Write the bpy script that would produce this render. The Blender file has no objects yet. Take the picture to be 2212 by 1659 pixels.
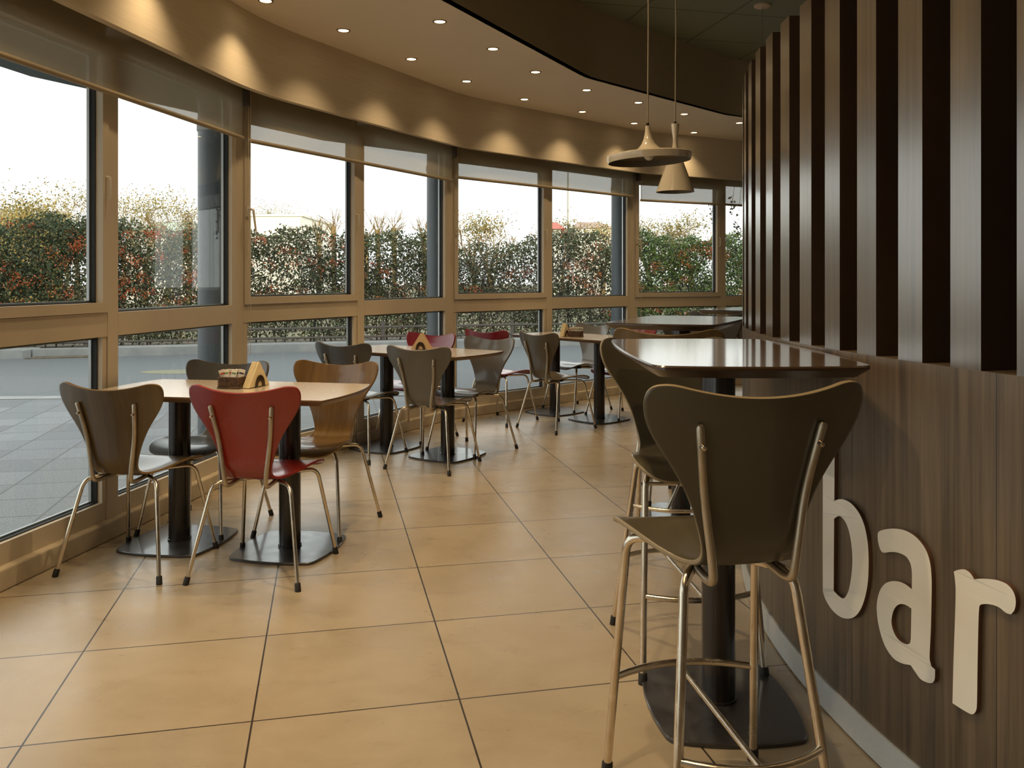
import bpy, bmesh, math, random
import numpy as np
from mathutils import Vector, Matrix
from mathutils.geometry import tessellate_polygon

random.seed(7)
rng = np.random.default_rng(11)
scene = bpy.context.scene
COL = scene.collection
PI = math.pi

# ------------------------------------------------------------------ camera
FPX, HORIZON, EYE = 1835.0, 604.6, 1.265
cam_data = bpy.data.cameras.new('camera')
cam = bpy.data.objects.new('camera', cam_data)
COL.objects.link(cam)
cam.location = (0, 0, EYE)
cam.rotation_euler = (PI / 2, 0, 0)
cam_data.sensor_fit = 'HORIZONTAL'
cam_data.sensor_width = 36.0
cam_data.lens = 36.0 * FPX / 2212.0
cam_data.shift_y = -(829.5 - HORIZON) / 2212.0
cam_data.clip_start = 0.05
cam_data.clip_end = 400
scene.camera = cam

# ------------------------------------------------------------------ light and exposure
scene.view_settings.view_transform = 'Standard'
scene.view_settings.look = 'None'
scene.view_settings.gamma = 1.0
scene.view_settings.exposure = 0.30
scene.view_settings.use_curve_mapping = False

world = bpy.data.worlds.new('sky')
scene.world = world
world.use_nodes = True
wn, wl = world.node_tree.nodes, world.node_tree.links
wn.clear()
w_out = wn.new('ShaderNodeOutputWorld')
w_bg = wn.new('ShaderNodeBackground')
w_tc = wn.new('ShaderNodeTexCoord')
w_sep = wn.new('ShaderNodeSeparateXYZ')
w_ramp = wn.new('ShaderNodeValToRGB')
wl.new(w_tc.outputs['Generated'], w_sep.inputs[0])
wl.new(w_sep.outputs['Z'], w_ramp.inputs[0])
wl.new(w_ramp.outputs[0], w_bg.inputs[0])
wl.new(w_bg.outputs[0], w_out.inputs[0])
cr = w_ramp.color_ramp
cr.elements[0].position = 0.0
cr.elements[0].color = (1.0, 0.985, 0.95, 1)
cr.elements[1].position = 0.30
cr.elements[1].color = (0.85, 0.865, 0.855, 1)
e = cr.elements.new(0.8)
e.color = (0.715, 0.74, 0.75, 1)
w_bg.inputs[1].default_value = 1.75

sun_data = bpy.data.lights.new('low_sun', 'SUN')
sun_data.energy = 3.2
sun_data.color = (1.0, 0.80, 0.50)
sun_data.angle = math.radians(1.0)
sun = bpy.data.objects.new('low_sun', sun_data)
COL.objects.link(sun)
SUN_TRAVEL = Vector((-0.28, 0.93, -0.235)).normalized()
sun.rotation_euler = SUN_TRAVEL.to_track_quat('-Z', 'Y').to_euler()
sun.location = (3, -20, 8)

SPOT_W = 20.0
SPOT_COL = (1.0, 0.73, 0.42)


# ------------------------------------------------------------------ materials
def mat(name, color=(0.8, 0.8, 0.8), rough=0.5, metal=0.0, spec=0.5, emit=None, estr=0.0, coat=0.0):
    m = bpy.data.materials.new(name)
    m.use_nodes = True
    b = m.node_tree.nodes['Principled BSDF']
    b.inputs['Coat Roughness'].default_value = 0.10
    b.inputs['Base Color'].default_value = (*color, 1)
    b.inputs['Roughness'].default_value = rough
    b.inputs['Metallic'].default_value = metal
    b.inputs['Specular IOR Level'].default_value = spec
    b.inputs['Coat Weight'].default_value = coat
    if emit:
        b.inputs['Emission Color'].default_value = (*emit, 1)
        b.inputs['Emission Strength'].default_value = estr
    return m


def N(m, t, **kw):
    n = m.node_tree.nodes.new(t)
    for k, v in kw.items():
        setattr(n, k, v)
    return n


def L(m, a, b):
    m.node_tree.links.new(a, b)


def pbsdf(m):
    return m.node_tree.nodes['Principled BSDF']


def mottle(name, c1, c2, scale=5.0, rough=0.5, rough2=None, bump=0.0, stretch=(1, 1, 1), uv=False, detail=6.0,
           metal=0.0, spec=0.5, coat=0.0, lo=0.3, hi=0.7, bscale=None):
    """two-tone noise material in the object's (or UV) coordinates"""
    m = mat(name, c1, rough, metal, spec, coat=coat)
    tc = N(m, 'ShaderNodeTexCoord')
    mp = N(m, 'ShaderNodeMapping')
    mp.inputs['Scale'].default_value = stretch
    L(m, tc.outputs['UV' if uv else 'Object'], mp.inputs[0])
    nz = N(m, 'ShaderNodeTexNoise')
    nz.inputs['Scale'].default_value = scale
    nz.inputs['Detail'].default_value = detail
    L(m, mp.outputs[0], nz.inputs['Vector'])
    rp = N(m, 'ShaderNodeValToRGB')
    rp.color_ramp.elements[0].position = lo
    rp.color_ramp.elements[1].position = hi
    rp.color_ramp.elements[0].color = (*c1, 1)
    rp.color_ramp.elements[1].color = (*c2, 1)
    L(m, nz.outputs['Fac'], rp.inputs[0])
    L(m, rp.outputs[0], pbsdf(m).inputs['Base Color'])
    if rough2 is not None:
        mr = N(m, 'ShaderNodeMapRange')
        mr.inputs[1].default_value, mr.inputs[2].default_value = 0.3, 0.7
        mr.inputs[3].default_value, mr.inputs[4].default_value = rough, rough2
        L(m, nz.outputs['Fac'], mr.inputs[0])
        L(m, mr.outputs[0], pbsdf(m).inputs['Roughness'])
    if bump:
        bp = N(m, 'ShaderNodeBump')
        bp.inputs['Strength'].default_value = bump
        bp.inputs['Distance'].default_value = 0.004
        src = nz
        if bscale:
            src = N(m, 'ShaderNodeTexNoise')
            src.inputs['Scale'].default_value = bscale
            L(m, mp.outputs[0], src.inputs['Vector'])
        L(m, src.outputs['Fac'], bp.inputs['Height'])
        L(m, bp.outputs[0], pbsdf(m).inputs['Normal'])
    return m


def grid_lines(m, coord_out, ang, origin, size, width, wob=0.0):
    """returns a socket that is 1 on the joints of a rotated square grid"""
    mp = N(m, 'ShaderNodeMapping', vector_type='TEXTURE')
    mp.inputs['Location'].default_value = (origin[0], origin[1], 0)
    mp.inputs['Rotation'].default_value = (0, 0, ang)
    mp.inputs['Scale'].default_value = (size, size, 1)
    L(m, coord_out, mp.inputs[0])
    sp = N(m, 'ShaderNodeSeparateXYZ')
    L(m, mp.outputs[0], sp.inputs[0])
    res = []
    for ax in ('X', 'Y'):
        fr = N(m, 'ShaderNodeMath', operation='FRACT')
        L(m, sp.outputs[ax], fr.inputs[0])
        sb = N(m, 'ShaderNodeMath', operation='SUBTRACT')
        L(m, fr.outputs[0], sb.inputs[0])
        sb.inputs[1].default_value = 0.5
        ab = N(m, 'ShaderNodeMath', operation='ABSOLUTE')
        L(m, sb.outputs[0], ab.inputs[0])
        gt = N(m, 'ShaderNodeMath', operation='GREATER_THAN')
        L(m, ab.outputs[0], gt.inputs[0])
        gt.inputs[1].default_value = 0.5 - width / size / 2
        res.append(gt)
    mx = N(m, 'ShaderNodeMath', operation='MAXIMUM')
    L(m, res[0].outputs[0], mx.inputs[0])
    L(m, res[1].outputs[0], mx.inputs[1])
    # a random value per cell
    fl = N(m, 'ShaderNodeVectorMath', operation='FLOOR')
    L(m, mp.outputs[0], fl.inputs[0])
    wnz = N(m, 'ShaderNodeTexWhiteNoise')
    L(m, fl.outputs[0], wnz.inputs['Vector'])
    return mx.outputs[0], wnz.outputs['Value'], mp.outputs[0]


def mixcol(m, fac, a, b, blend='MIX'):
    mx = N(m, 'ShaderNodeMix', data_type='RGBA', blend_type=blend)
    for sock, val in ((mx.inputs[0], fac), (mx.inputs[6], a), (mx.inputs[7], b)):
        if hasattr(val, 'links'):
            L(m, val, sock)
        elif isinstance(val, (int, float)):
            sock.default_value = val
        else:
            sock.default_value = (*val, 1)
    return mx.outputs[2]


TILE_ANG = math.radians(12.33)
TILE_O = (-1.917, 2.178)


def make_floor_mat():
    m = mat('beige_floor_tile', (0.6, 0.45, 0.28), 0.3)
    tc = N(m, 'ShaderNodeTexCoord')
    line, cell, gco = grid_lines(m, tc.outputs['Object'], TILE_ANG, TILE_O, 0.6, 0.0055)
    nz = N(m, 'ShaderNodeTexNoise')
    nz.inputs['Scale'].default_value = 2.2
    nz.inputs['Detail'].default_value = 9
    nz.inputs['Roughness'].default_value = 0.62
    nz.inputs['Distortion'].default_value = 0.6
    L(m, tc.outputs['Object'], nz.inputs['Vector'])
    mp = N(m, 'ShaderNodeMapping')
    mp.inputs['Rotation'].default_value = (0, 0, 0.5)
    mp.inputs['Scale'].default_value = (2.5, 6, 1)
    L(m, tc.outputs['Object'], mp.inputs[0])
    nf = N(m, 'ShaderNodeTexNoise')
    nf.inputs['Scale'].default_value = 2.0
    nf.inputs['Detail'].default_value = 8
    nf.inputs['Distortion'].default_value = 0.8
    L(m, mp.outputs[0], nf.inputs['Vector'])
    rp = N(m, 'ShaderNodeValToRGB')
    rp.color_ramp.elements[0].position, rp.color_ramp.elements[1].position = 0.32, 0.70
    rp.color_ramp.elements[0].color = (0.365, 0.294, 0.198, 1)
    rp.color_ramp.elements[1].color = (0.45, 0.375, 0.268, 1)
    L(m, nz.outputs['Fac'], rp.inputs[0])
    rp2 = N(m, 'ShaderNodeValToRGB')
    rp2.color_ramp.elements[0].position, rp2.color_ramp.elements[1].position = 0.30, 0.62
    rp2.color_ramp.elements[0].color = (0.95, 0.94, 0.93, 1)
    rp2.color_ramp.elements[1].color = (1, 1, 1, 1)
    L(m, nf.outputs['Fac'], rp2.inputs[0])
    c = mixcol(m, 1.0, rp.outputs[0], rp2.outputs[0], 'MULTIPLY')
    # slight tone difference tile by tile
    mr = N(m, 'ShaderNodeMapRange')
    mr.inputs[3].default_value, mr.inputs[4].default_value = 0.93, 1.04
    L(m, cell, mr.inputs[0])
    cc = N(m, 'ShaderNodeVectorMath', operation='SCALE')
    L(m, c, cc.inputs[0])
    L(m, mr.outputs[0], cc.inputs['Scale'])
    c2 = mixcol(m, line, cc.outputs[0], (0.035, 0.026, 0.018))
    L(m, c2, pbsdf(m).inputs['Base Color'])
    r = N(m, 'ShaderNodeMapRange')
    r.inputs[1].default_value, r.inputs[2].default_value = 0.3, 0.7
    r.inputs[3].default_value, r.inputs[4].default_value = 0.26, 0.34
    L(m, nf.outputs['Fac'], r.inputs[0])
    L(m, r.outputs[0], pbsdf(m).inputs['Roughness'])
    bp = N(m, 'ShaderNodeBump')
    bp.inputs['Strength'].default_value = 0.035
    bp.inputs['Distance'].default_value = 0.003
    L(m, nf.outputs['Fac'], bp.inputs['Height'])
    L(m, bp.outputs[0], pbsdf(m).inputs['Normal'])
    return m


def make_paving_mat():
    m = mat('pebbled_paving_slab', (0.3, 0.32, 0.34), 0.45)
    tc = N(m, 'ShaderNodeTexCoord')
    line, cell, gco = grid_lines(m, tc.outputs['Object'], math.radians(12.0), (-2.586, 4.673), 0.4, 0.014)
    nz = N(m, 'ShaderNodeTexNoise')
    nz.inputs['Scale'].default_value = 170
    nz.inputs['Detail'].default_value = 3
    L(m, tc.outputs['Object'], nz.inputs['Vector'])
    rp = N(m, 'ShaderNodeValToRGB')
    rp.color_ramp.elements[0].position, rp.color_ramp.elements[1].position = 0.35, 0.68
    rp.color_ramp.elements[0].color = (0.10, 0.105, 0.11, 1)
    rp.color_ramp.elements[1].color = (0.42, 0.435, 0.45, 1)
    L(m, nz.outputs['Fac'], rp.inputs[0])
    mr = N(m, 'ShaderNodeMapRange')
    mr.inputs[3].default_value, mr.inputs[4].default_value = 0.72, 1.08
    L(m, cell, mr.inputs[0])
    cc = N(m, 'ShaderNodeVectorMath', operation='SCALE')
    L(m, rp.outputs[0], cc.inputs[0])
    L(m, mr.outputs[0], cc.inputs['Scale'])
    c2 = mixcol(m, line, cc.outputs[0], (0.10, 0.10, 0.095))
    L(m, c2, pbsdf(m).inputs['Base Color'])
    return m


def make_ceiling_tile_mat():
    m = mat('dark_ceiling_tile', (0.10, 0.10, 0.075), 0.9)
    tc = N(m, 'ShaderNodeTexCoord')
    line, cell, gco = grid_lines(m, tc.outputs['Object'], math.radians(13.0), (1.82, 7.05), 0.77, 0.012)
    c2 = mixcol(m, line, (0.24, 0.26, 0.20), (0.09, 0.095, 0.075))
    L(m, c2, pbsdf(m).inputs['Base Color'])
    return m


def wood_mat(name, dark, light, freq=70.0, rough=0.35, seams=False, coat=0.0, ycoord=1.2, spec=0.5, lo=0.34, hi=0.72, coat_rough=0.1, coat_ior=1.5):
    """grain runs along V of the UV map (metres)"""
    m = mat(name, dark, rough, spec=spec, coat=coat)
    pbsdf(m).inputs['Coat Roughness'].default_value = coat_rough
    pbsdf(m).inputs['Coat IOR'].default_value = coat_ior
    tc = N(m, 'ShaderNodeTexCoord')
    mp = N(m, 'ShaderNodeMapping')
    mp.inputs['Scale'].default_value = (freq, ycoord, 1)
    L(m, tc.outputs['UV'], mp.inputs[0])
    nz = N(m, 'ShaderNodeTexNoise')
    nz.inputs['Scale'].default_value = 1.0
    nz.inputs['Detail'].default_value = 7
    nz.inputs['Roughness'].default_value = 0.65
    nz.inputs['Distortion'].default_value = 0.25
    L(m, mp.outputs[0], nz.inputs['Vector'])
    mp2 = N(m, 'ShaderNodeMapping')
    mp2.inputs['Scale'].default_value = (freq * 0.16, ycoord * 0.5, 1)
    L(m, tc.outputs['UV'], mp2.inputs[0])
    nz2 = N(m, 'ShaderNodeTexNoise')
    nz2.inputs['Scale'].default_value = 1.0
    nz2.inputs['Detail'].default_value = 3
    L(m, mp2.outputs[0], nz2.inputs['Vector'])
    av = N(m, 'ShaderNodeMath', operation='MULTIPLY_ADD')
    L(m, nz.outputs['Fac'], av.inputs[0])
    av.inputs[1].default_value = 0.6
    ad = N(m, 'ShaderNodeMath', operation='MULTIPLY')
    L(m, nz2.outputs['Fac'], ad.inputs[0])
    ad.inputs[1].default_value = 0.4
    L(m, ad.outputs[0], av.inputs[2])
    rp = N(m, 'ShaderNodeValToRGB')
    rp.color_ramp.elements[0].position, rp.color_ramp.elements[1].position = lo, hi
    rp.color_ramp.elements[0].color = (*dark, 1)
    rp.color_ramp.elements[1].color = (*light, 1)
    L(m, av.outputs[0], rp.inputs[0])
    c = rp.outputs[0]
    if seams:
        sp = N(m, 'ShaderNodeSeparateXYZ')
        L(m, tc.outputs['UV'], sp.inputs[0])
        a = N(m, 'ShaderNodeMath', operation='MULTIPLY_ADD')
        L(m, sp.outputs['X'], a.inputs[0])
        a.inputs[1].default_value = 1 / 0.53
        a.inputs[2].default_value = 0.5 - 0.042 / 0.53 + 10
        fr = N(m, 'ShaderNodeMath', operation='FRACT')
        L(m, a.outputs[0], fr.inputs[0])
        sb = N(m, 'ShaderNodeMath', operation='SUBTRACT')
        L(m, fr.outputs[0], sb.inputs[0])
        sb.inputs[1].default_value = 0.5
        ab = N(m, 'ShaderNodeMath', operation='ABSOLUTE')
        L(m, sb.outputs[0], ab.inputs[0])
        lt = N(m, 'ShaderNodeMath', operation='LESS_THAN')
        L(m, ab.outputs[0], lt.inputs[0])
        lt.inputs[1].default_value = 0.0022
        c = mixcol(m, lt.outputs[0], c, (0.01, 0.008, 0.006))
    L(m, c, pbsdf(m).inputs['Base Color'])
    return m


def glass_mat():
    m = bpy.data.materials.new('window_glass')
    m.use_nodes = True
    nt = m.node_tree
    nt.nodes.clear()
    o = N(m, 'ShaderNodeOutputMaterial')
    t = N(m, 'ShaderNodeBsdfTransparent')
    t.inputs[0].default_value = (0.95, 0.975, 0.965, 1)
    g = N(m, 'ShaderNodeBsdfGlossy')
    g.inputs['Roughness'].default_value = 0.0
    ge = N(m, 'ShaderNodeNewGeometry')
    dt = N(m, 'ShaderNodeVectorMath', operation='DOT_PRODUCT')
    L(m, ge.outputs['Normal'], dt.inputs[0])
    L(m, ge.outputs['Incoming'], dt.inputs[1])
    ab = N(m, 'ShaderNodeMath', operation='ABSOLUTE')
    L(m, dt.outputs['Value'], ab.inputs[0])
    om = N(m, 'ShaderNodeMath', operation='SUBTRACT', use_clamp=True)
    om.inputs[0].default_value = 1.0
    L(m, ab.outputs[0], om.inputs[1])
    pw = N(m, 'ShaderNodeMath', operation='POWER')
    L(m, om.outputs[0], pw.inputs[0])
    pw.inputs[1].default_value = 5.0
    fr = N(m, 'ShaderNodeMath', operation='MULTIPLY_ADD')
    L(m, pw.outputs[0], fr.inputs[0])
    fr.inputs[1].default_value = 0.8
    fr.inputs[2].default_value = 0.03
    mx = N(m, 'ShaderNodeMixShader')
    L(m, fr.outputs[0], mx.inputs[0])
    L(m, t.outputs[0], mx.inputs[1])
    L(m, g.outputs[0], mx.inputs[2])
    L(m, mx.outputs[0], o.inputs[0])
    return m


def blind_mat():
    m = bpy.data.materials.new('blind_fabric')
    m.use_nodes = True
    nt = m.node_tree
    nt.nodes.clear()
    o = N(m, 'ShaderNodeOutputMaterial')
    t = N(m, 'ShaderNodeBsdfTransparent')
    d = N(m, 'ShaderNodeBsdfDiffuse')
    tl = N(m, 'ShaderNodeBsdfTranslucent')
    tc = N(m, 'ShaderNodeTexCoord')
    mp = N(m, 'ShaderNodeMapping')
    mp.inputs['Scale'].default_value = (6, 160, 1)
    L(m, tc.outputs['UV'], mp.inputs[0])
    nz = N(m, 'ShaderNodeTexNoise')
    nz.inputs['Scale'].default_value = 2
    L(m, mp.outputs[0], nz.inputs['Vector'])
    c = mixcol(m, nz.outputs['Fac'], (0.42, 0.355, 0.24), (0.50, 0.42, 0.29))
    L(m, c, d.inputs[0])
    tl.inputs[0].default_value = (0.42, 0.36, 0.25, 1)
    m1 = N(m, 'ShaderNodeMixShader')
    m1.inputs[0].default_value = 0.32
    L(m, d.outputs[0], m1.inputs[1])
    L(m, tl.outputs[0], m1.inputs[2])
    m2 = N(m, 'ShaderNodeMixShader')
    m2.inputs[0].default_value = 0.17
    L(m, m1.outputs[0], m2.inputs[1])
    L(m, t.outputs[0], m2.inputs[2])
    L(m, m2.outputs[0], o.inputs[0])
    return m


def leaf_mat(name, c1, c2):
    m = mottle(name, c1, c2, scale=3.0, rough=0.5, spec=0.4)
    return m


M = dict(
    floor=make_floor_mat(),
    paving=make_paving_mat(),
    dark_ceiling=make_ceiling_tile_mat(),
    plaster=mottle('cream_plaster', (0.80, 0.71, 0.58), (0.84, 0.75, 0.61), 1.5, 0.85, spec=0.2),
    vplaster=mottle('cream_textured_wallcovering', (0.62, 0.535, 0.40), (0.68, 0.59, 0.445), 3.0, 0.75, stretch=(1, 1, 30), spec=0.25),
    taupe=mottle('taupe_plaster', (0.50, 0.41, 0.29), (0.52, 0.425, 0.30), 1.5, 0.9, spec=0.2),
    backwall=mottle('beige_wall', (0.40, 0.33, 0.24), (0.44, 0.36, 0.26), 1.5, 0.9, spec=0.2),
    alu=mottle('cream_aluminium', (0.56, 0.48, 0.36), (0.61, 0.52, 0.39), 4, 0.42, stretch=(1, 1, 0.2), spec=0.45),
    gasket=mat('black_rubber_gasket', (0.012, 0.012, 0.012), 0.6),
    spacer=mat('glazing_spacer', (0.45, 0.47, 0.48), 0.35, 0.6),
    stone=mottle('cream_stone_curb', (0.48, 0.40, 0.28), (0.66, 0.57, 0.43), 7, 0.45, bump=0.2, detail=9),
    glass=glass_mat(),
    blind=blind_mat(),
    blindbar=mat('blind_bottom_bar', (0.36, 0.29, 0.19), 0.5),
    bracket=mat('dark_blind_bracket', (0.12, 0.10, 0.08), 0.5),
    chain=mat('beaded_chain', (0.55, 0.47, 0.34), 0.4),
    handle=mat('ivory_window_handle', (0.66, 0.60, 0.48), 0.35),
    chrome=mottle('worn_chrome', (0.68, 0.60, 0.48), (0.80, 0.72, 0.60), 25, 0.16, rough2=0.30, metal=1.0),
    satin=mottle('satin_steel_upright', (0.46, 0.40, 0.30), (0.54, 0.47, 0.36), 30, 0.34, rough2=0.42, metal=0.9),
    rubber=mat('black_rubber', (0.014, 0.012, 0.012), 0.6),
    pillar=mottle('black_lacquered_steel', (0.012, 0.010, 0.010), (0.03, 0.024, 0.02), 1.0, 0.16, stretch=(60, 60, 1.5), rough2=0.24, spec=0.6),
    plate=mottle('black_base_plate', (0.018, 0.017, 0.018), (0.045, 0.042, 0.042), 14, 0.26, rough2=0.40, bump=0.15, spec=0.7, coat=0.6),
    cafe_top=mottle('speckled_beige_laminate', (0.60, 0.50, 0.37), (0.70, 0.60, 0.46), 120, 0.20, rough2=0.26, spec=0.5, coat=0.6),
    cafe_edge=wood_mat('table_edge_wood', (0.12, 0.065, 0.03), (0.22, 0.13, 0.06), 10, 0.3),
    bar_top=wood_mat('glossy_bar_top', (0.11, 0.072, 0.042), (0.20, 0.14, 0.085), 60, 0.22, spec=0.6, ycoord=2.0, coat=0.7, coat_rough=0.09),
    bar_edge=mat('dark_bar_top_edge', (0.05, 0.028, 0.014), 0.22, spec=0.6),
    walnut=wood_mat('grey_walnut_laminate', (0.034, 0.023, 0.012), (0.215, 0.155, 0.095), 48, 0.36, seams=True, spec=0.7),
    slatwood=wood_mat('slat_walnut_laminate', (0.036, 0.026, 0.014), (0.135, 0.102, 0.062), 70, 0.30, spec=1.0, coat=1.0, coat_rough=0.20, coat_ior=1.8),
    slatside_shade=wood_mat('slat_side_walnut_shaded', (0.026, 0.015, 0.009), (0.070, 0.040, 0.023), 60, 0.5, spec=0.3),  # darker than the fronts: shade between the slats put into the colour
    kick=mottle('brushed_aluminium_kick', (0.58, 0.62, 0.64), (0.68, 0.72, 0.74), 40, 0.38, metal=0.3, stretch=(1, 1, 12)),
    letter=mottle('ivory_gloss_acrylic', (0.86, 0.83, 0.73), (0.90, 0.87, 0.77), 5, 0.10, spec=0.6, coat=0.6),
    letter_side=mat('copper_brown_letter_side', (0.14, 0.07, 0.04), 0.4),
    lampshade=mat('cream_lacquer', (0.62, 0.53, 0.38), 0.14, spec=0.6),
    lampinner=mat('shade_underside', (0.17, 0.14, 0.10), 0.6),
    cord=mat('grey_flex', (0.30, 0.24, 0.16), 0.6),
    rose=mat('ceiling_rose_white', (0.62, 0.50, 0.38), 0.5),
    bulb=mat('unlit_frosted_bulb', (0.80, 0.76, 0.66), 0.15),
    dl_trim=mat('downlight_trim', (0.30, 0.22, 0.13), 0.3, 0.6),
    dl_lamp=mat('downlight_lamp', (1, 0.9, 0.7), 0.5, emit=(1.0, 0.80, 0.48), estr=9.0),
    wicker=mottle('brown_wicker', (0.035, 0.016, 0.008), (0.14, 0.07, 0.035), 60, 0.5, bump=0.5),
    napkin=mottle('ivory_paper_napkin', (0.72, 0.58, 0.33), (0.80, 0.68, 0.44), 30, 0.9, spec=0.1),
    napkin2=mat('tan_paper_napkin', (0.62, 0.44, 0.25), 0.9, spec=0.1),
    darkmetal=mat('dark_polished_metal', (0.10, 0.07, 0.05), 0.2, 0.9),
    paper=mat('white_paper', (0.80, 0.76, 0.66), 0.7),
    print_red=mat('red_print', (0.55, 0.06, 0.04), 0.7),
    print_green=mat('green_print', (0.15, 0.28, 0.08), 0.7),
    print_navy=mat('navy_print', (0.02, 0.02, 0.06), 0.7),
    asphalt=mottle('grey_asphalt', (0.15, 0.16, 0.165), (0.21, 0.22, 0.225), 60, 0.7),
    kerb=mottle('pale_concrete_kerb', (0.34, 0.34, 0.33), (0.45, 0.445, 0.42), 4, 0.8),
    soil=mottle('dry_soil_litter', (0.10, 0.08, 0.05), (0.24, 0.20, 0.14), 12, 0.95),
    farground=mottle('dry_grass_ground', (0.14, 0.12, 0.06), (0.26, 0.23, 0.13), 0.6, 0.9),
    yellowpaint=mat('faded_yellow_paint', (0.30, 0.29, 0.19), 0.8),
    column=mottle('blue_grey_column_paint', (0.075, 0.095, 0.11), (0.095, 0.115, 0.13), 6, 0.4),
    canopy=mottle('dark_green_grey_canopy', (0.05, 0.07, 0.065), (0.07, 0.09, 0.085), 4, 0.6),
    facade=mat('facade_render', (0.35, 0.33, 0.30), 0.9),
    rail=mat('weathered_timber_rail', (0.14, 0.12, 0.10), 0.8),
    bark=mottle('sunlit_bark', (0.17, 0.115, 0.05), (0.28, 0.20, 0.09), 8, 0.9),
    twig=mat('grey_brown_twig', (0.13, 0.105, 0.085), 0.85),
    leaf_a=leaf_mat('dark_green_leaf', (0.060, 0.085, 0.048), (0.12, 0.15, 0.075)),
    leaf_b=leaf_mat('mid_green_leaf', (0.105, 0.140, 0.060), (0.20, 0.23, 0.10)),
    leaf_c=leaf_mat('olive_leaf', (0.12, 0.125, 0.05), (0.20, 0.19, 0.08)),
    leaf_d=leaf_mat('fresh_green_leaf', (0.13, 0.22, 0.045), (0.24, 0.34, 0.07)),
    leaf_e=leaf_mat('brown_dry_leaf', (0.12, 0.075, 0.04), (0.20, 0.13, 0.07)),
    leaf_f=leaf_mat('golden_leaf', (0.26, 0.19, 0.05), (0.40, 0.31, 0.10)),
    berry=mat('orange_red_berry', (0.55, 0.085, 0.025), 0.4),
    berry2=mat('orange_berry', (0.70, 0.20, 0.04), 0.4),
    white_build=mat('white_cladding', (0.85, 0.83, 0.78), 0.8),
    green_roof=mat('pale_green_roof', (0.45, 0.55, 0.45), 0.8),
    red_roof=mat('red_roof_tile', (0.50, 0.14, 0.10), 0.8),
    pale_roof=mat('pale_terracotta_roof', (0.42, 0.30, 0.24), 0.8),
    dark_glass=mat('dark_window', (0.05, 0.05, 0.05), 0.3),
    pole=mat('galvanised_pole', (0.45, 0.45, 0.43), 0.5, 0.3),
)


def plain(name, face, rough, coat=0.5, spec=0.5):
    return mottle(name, tuple(c * 0.93 for c in face), face, 9, rough, rough2=rough + 0.08, spec=spec, coat=coat)


SHELL = dict(
    charcoal=(plain('charcoal_lacquer', (0.075, 0.066, 0.052), 0.26), mat('charcoal_edge', (0.13, 0.11, 0.075), 0.5)),
    olive=(plain('dark_olive_grey_lacquer', (0.098, 0.082, 0.052), 0.27), mat('olive_edge', (0.26, 0.20, 0.11), 0.5)),
    grey=(plain('taupe_grey_lacquer', (0.135, 0.12, 0.095), 0.27), mat('grey_edge', (0.19, 0.155, 0.10), 0.5)),
    silver=(plain('light_grey_lacquer', (0.20, 0.185, 0.16), 0.25), mat('silver_edge', (0.22, 0.18, 0.13), 0.5)),
    red=(plain('red_lacquer', (0.26, 0.020, 0.011), 0.22), mat('red_edge', (0.26, 0.022, 0.015), 0.4)),
    crimson=(plain('crimson_lacquer', (0.25, 0.015, 0.022), 0.22), mat('crimson_edge', (0.19, 0.012, 0.016), 0.4)),
    wood=(wood_mat('walnut_veneer', (0.062, 0.038, 0.014), (0.165, 0.105, 0.040), 26, 0.28, ycoord=2.5, coat=0.5), mat('plywood_edge', (0.22, 0.14, 0.06), 0.5)),
    golden=(wood_mat('golden_walnut_veneer', (0.105, 0.056, 0.017), (0.27, 0.155, 0.05), 30, 0.27, ycoord=2.5, coat=0.5), mat('plywood_edge_light', (0.27, 0.17, 0.07), 0.5)),
    greywood=(wood_mat('grey_oak_veneer', (0.075, 0.056, 0.032), (0.18, 0.14, 0.085), 30, 0.30, ycoord=2.5, coat=0.5), mat('plywood_edge_grey', (0.20, 0.15, 0.08), 0.5)),
)


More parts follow.
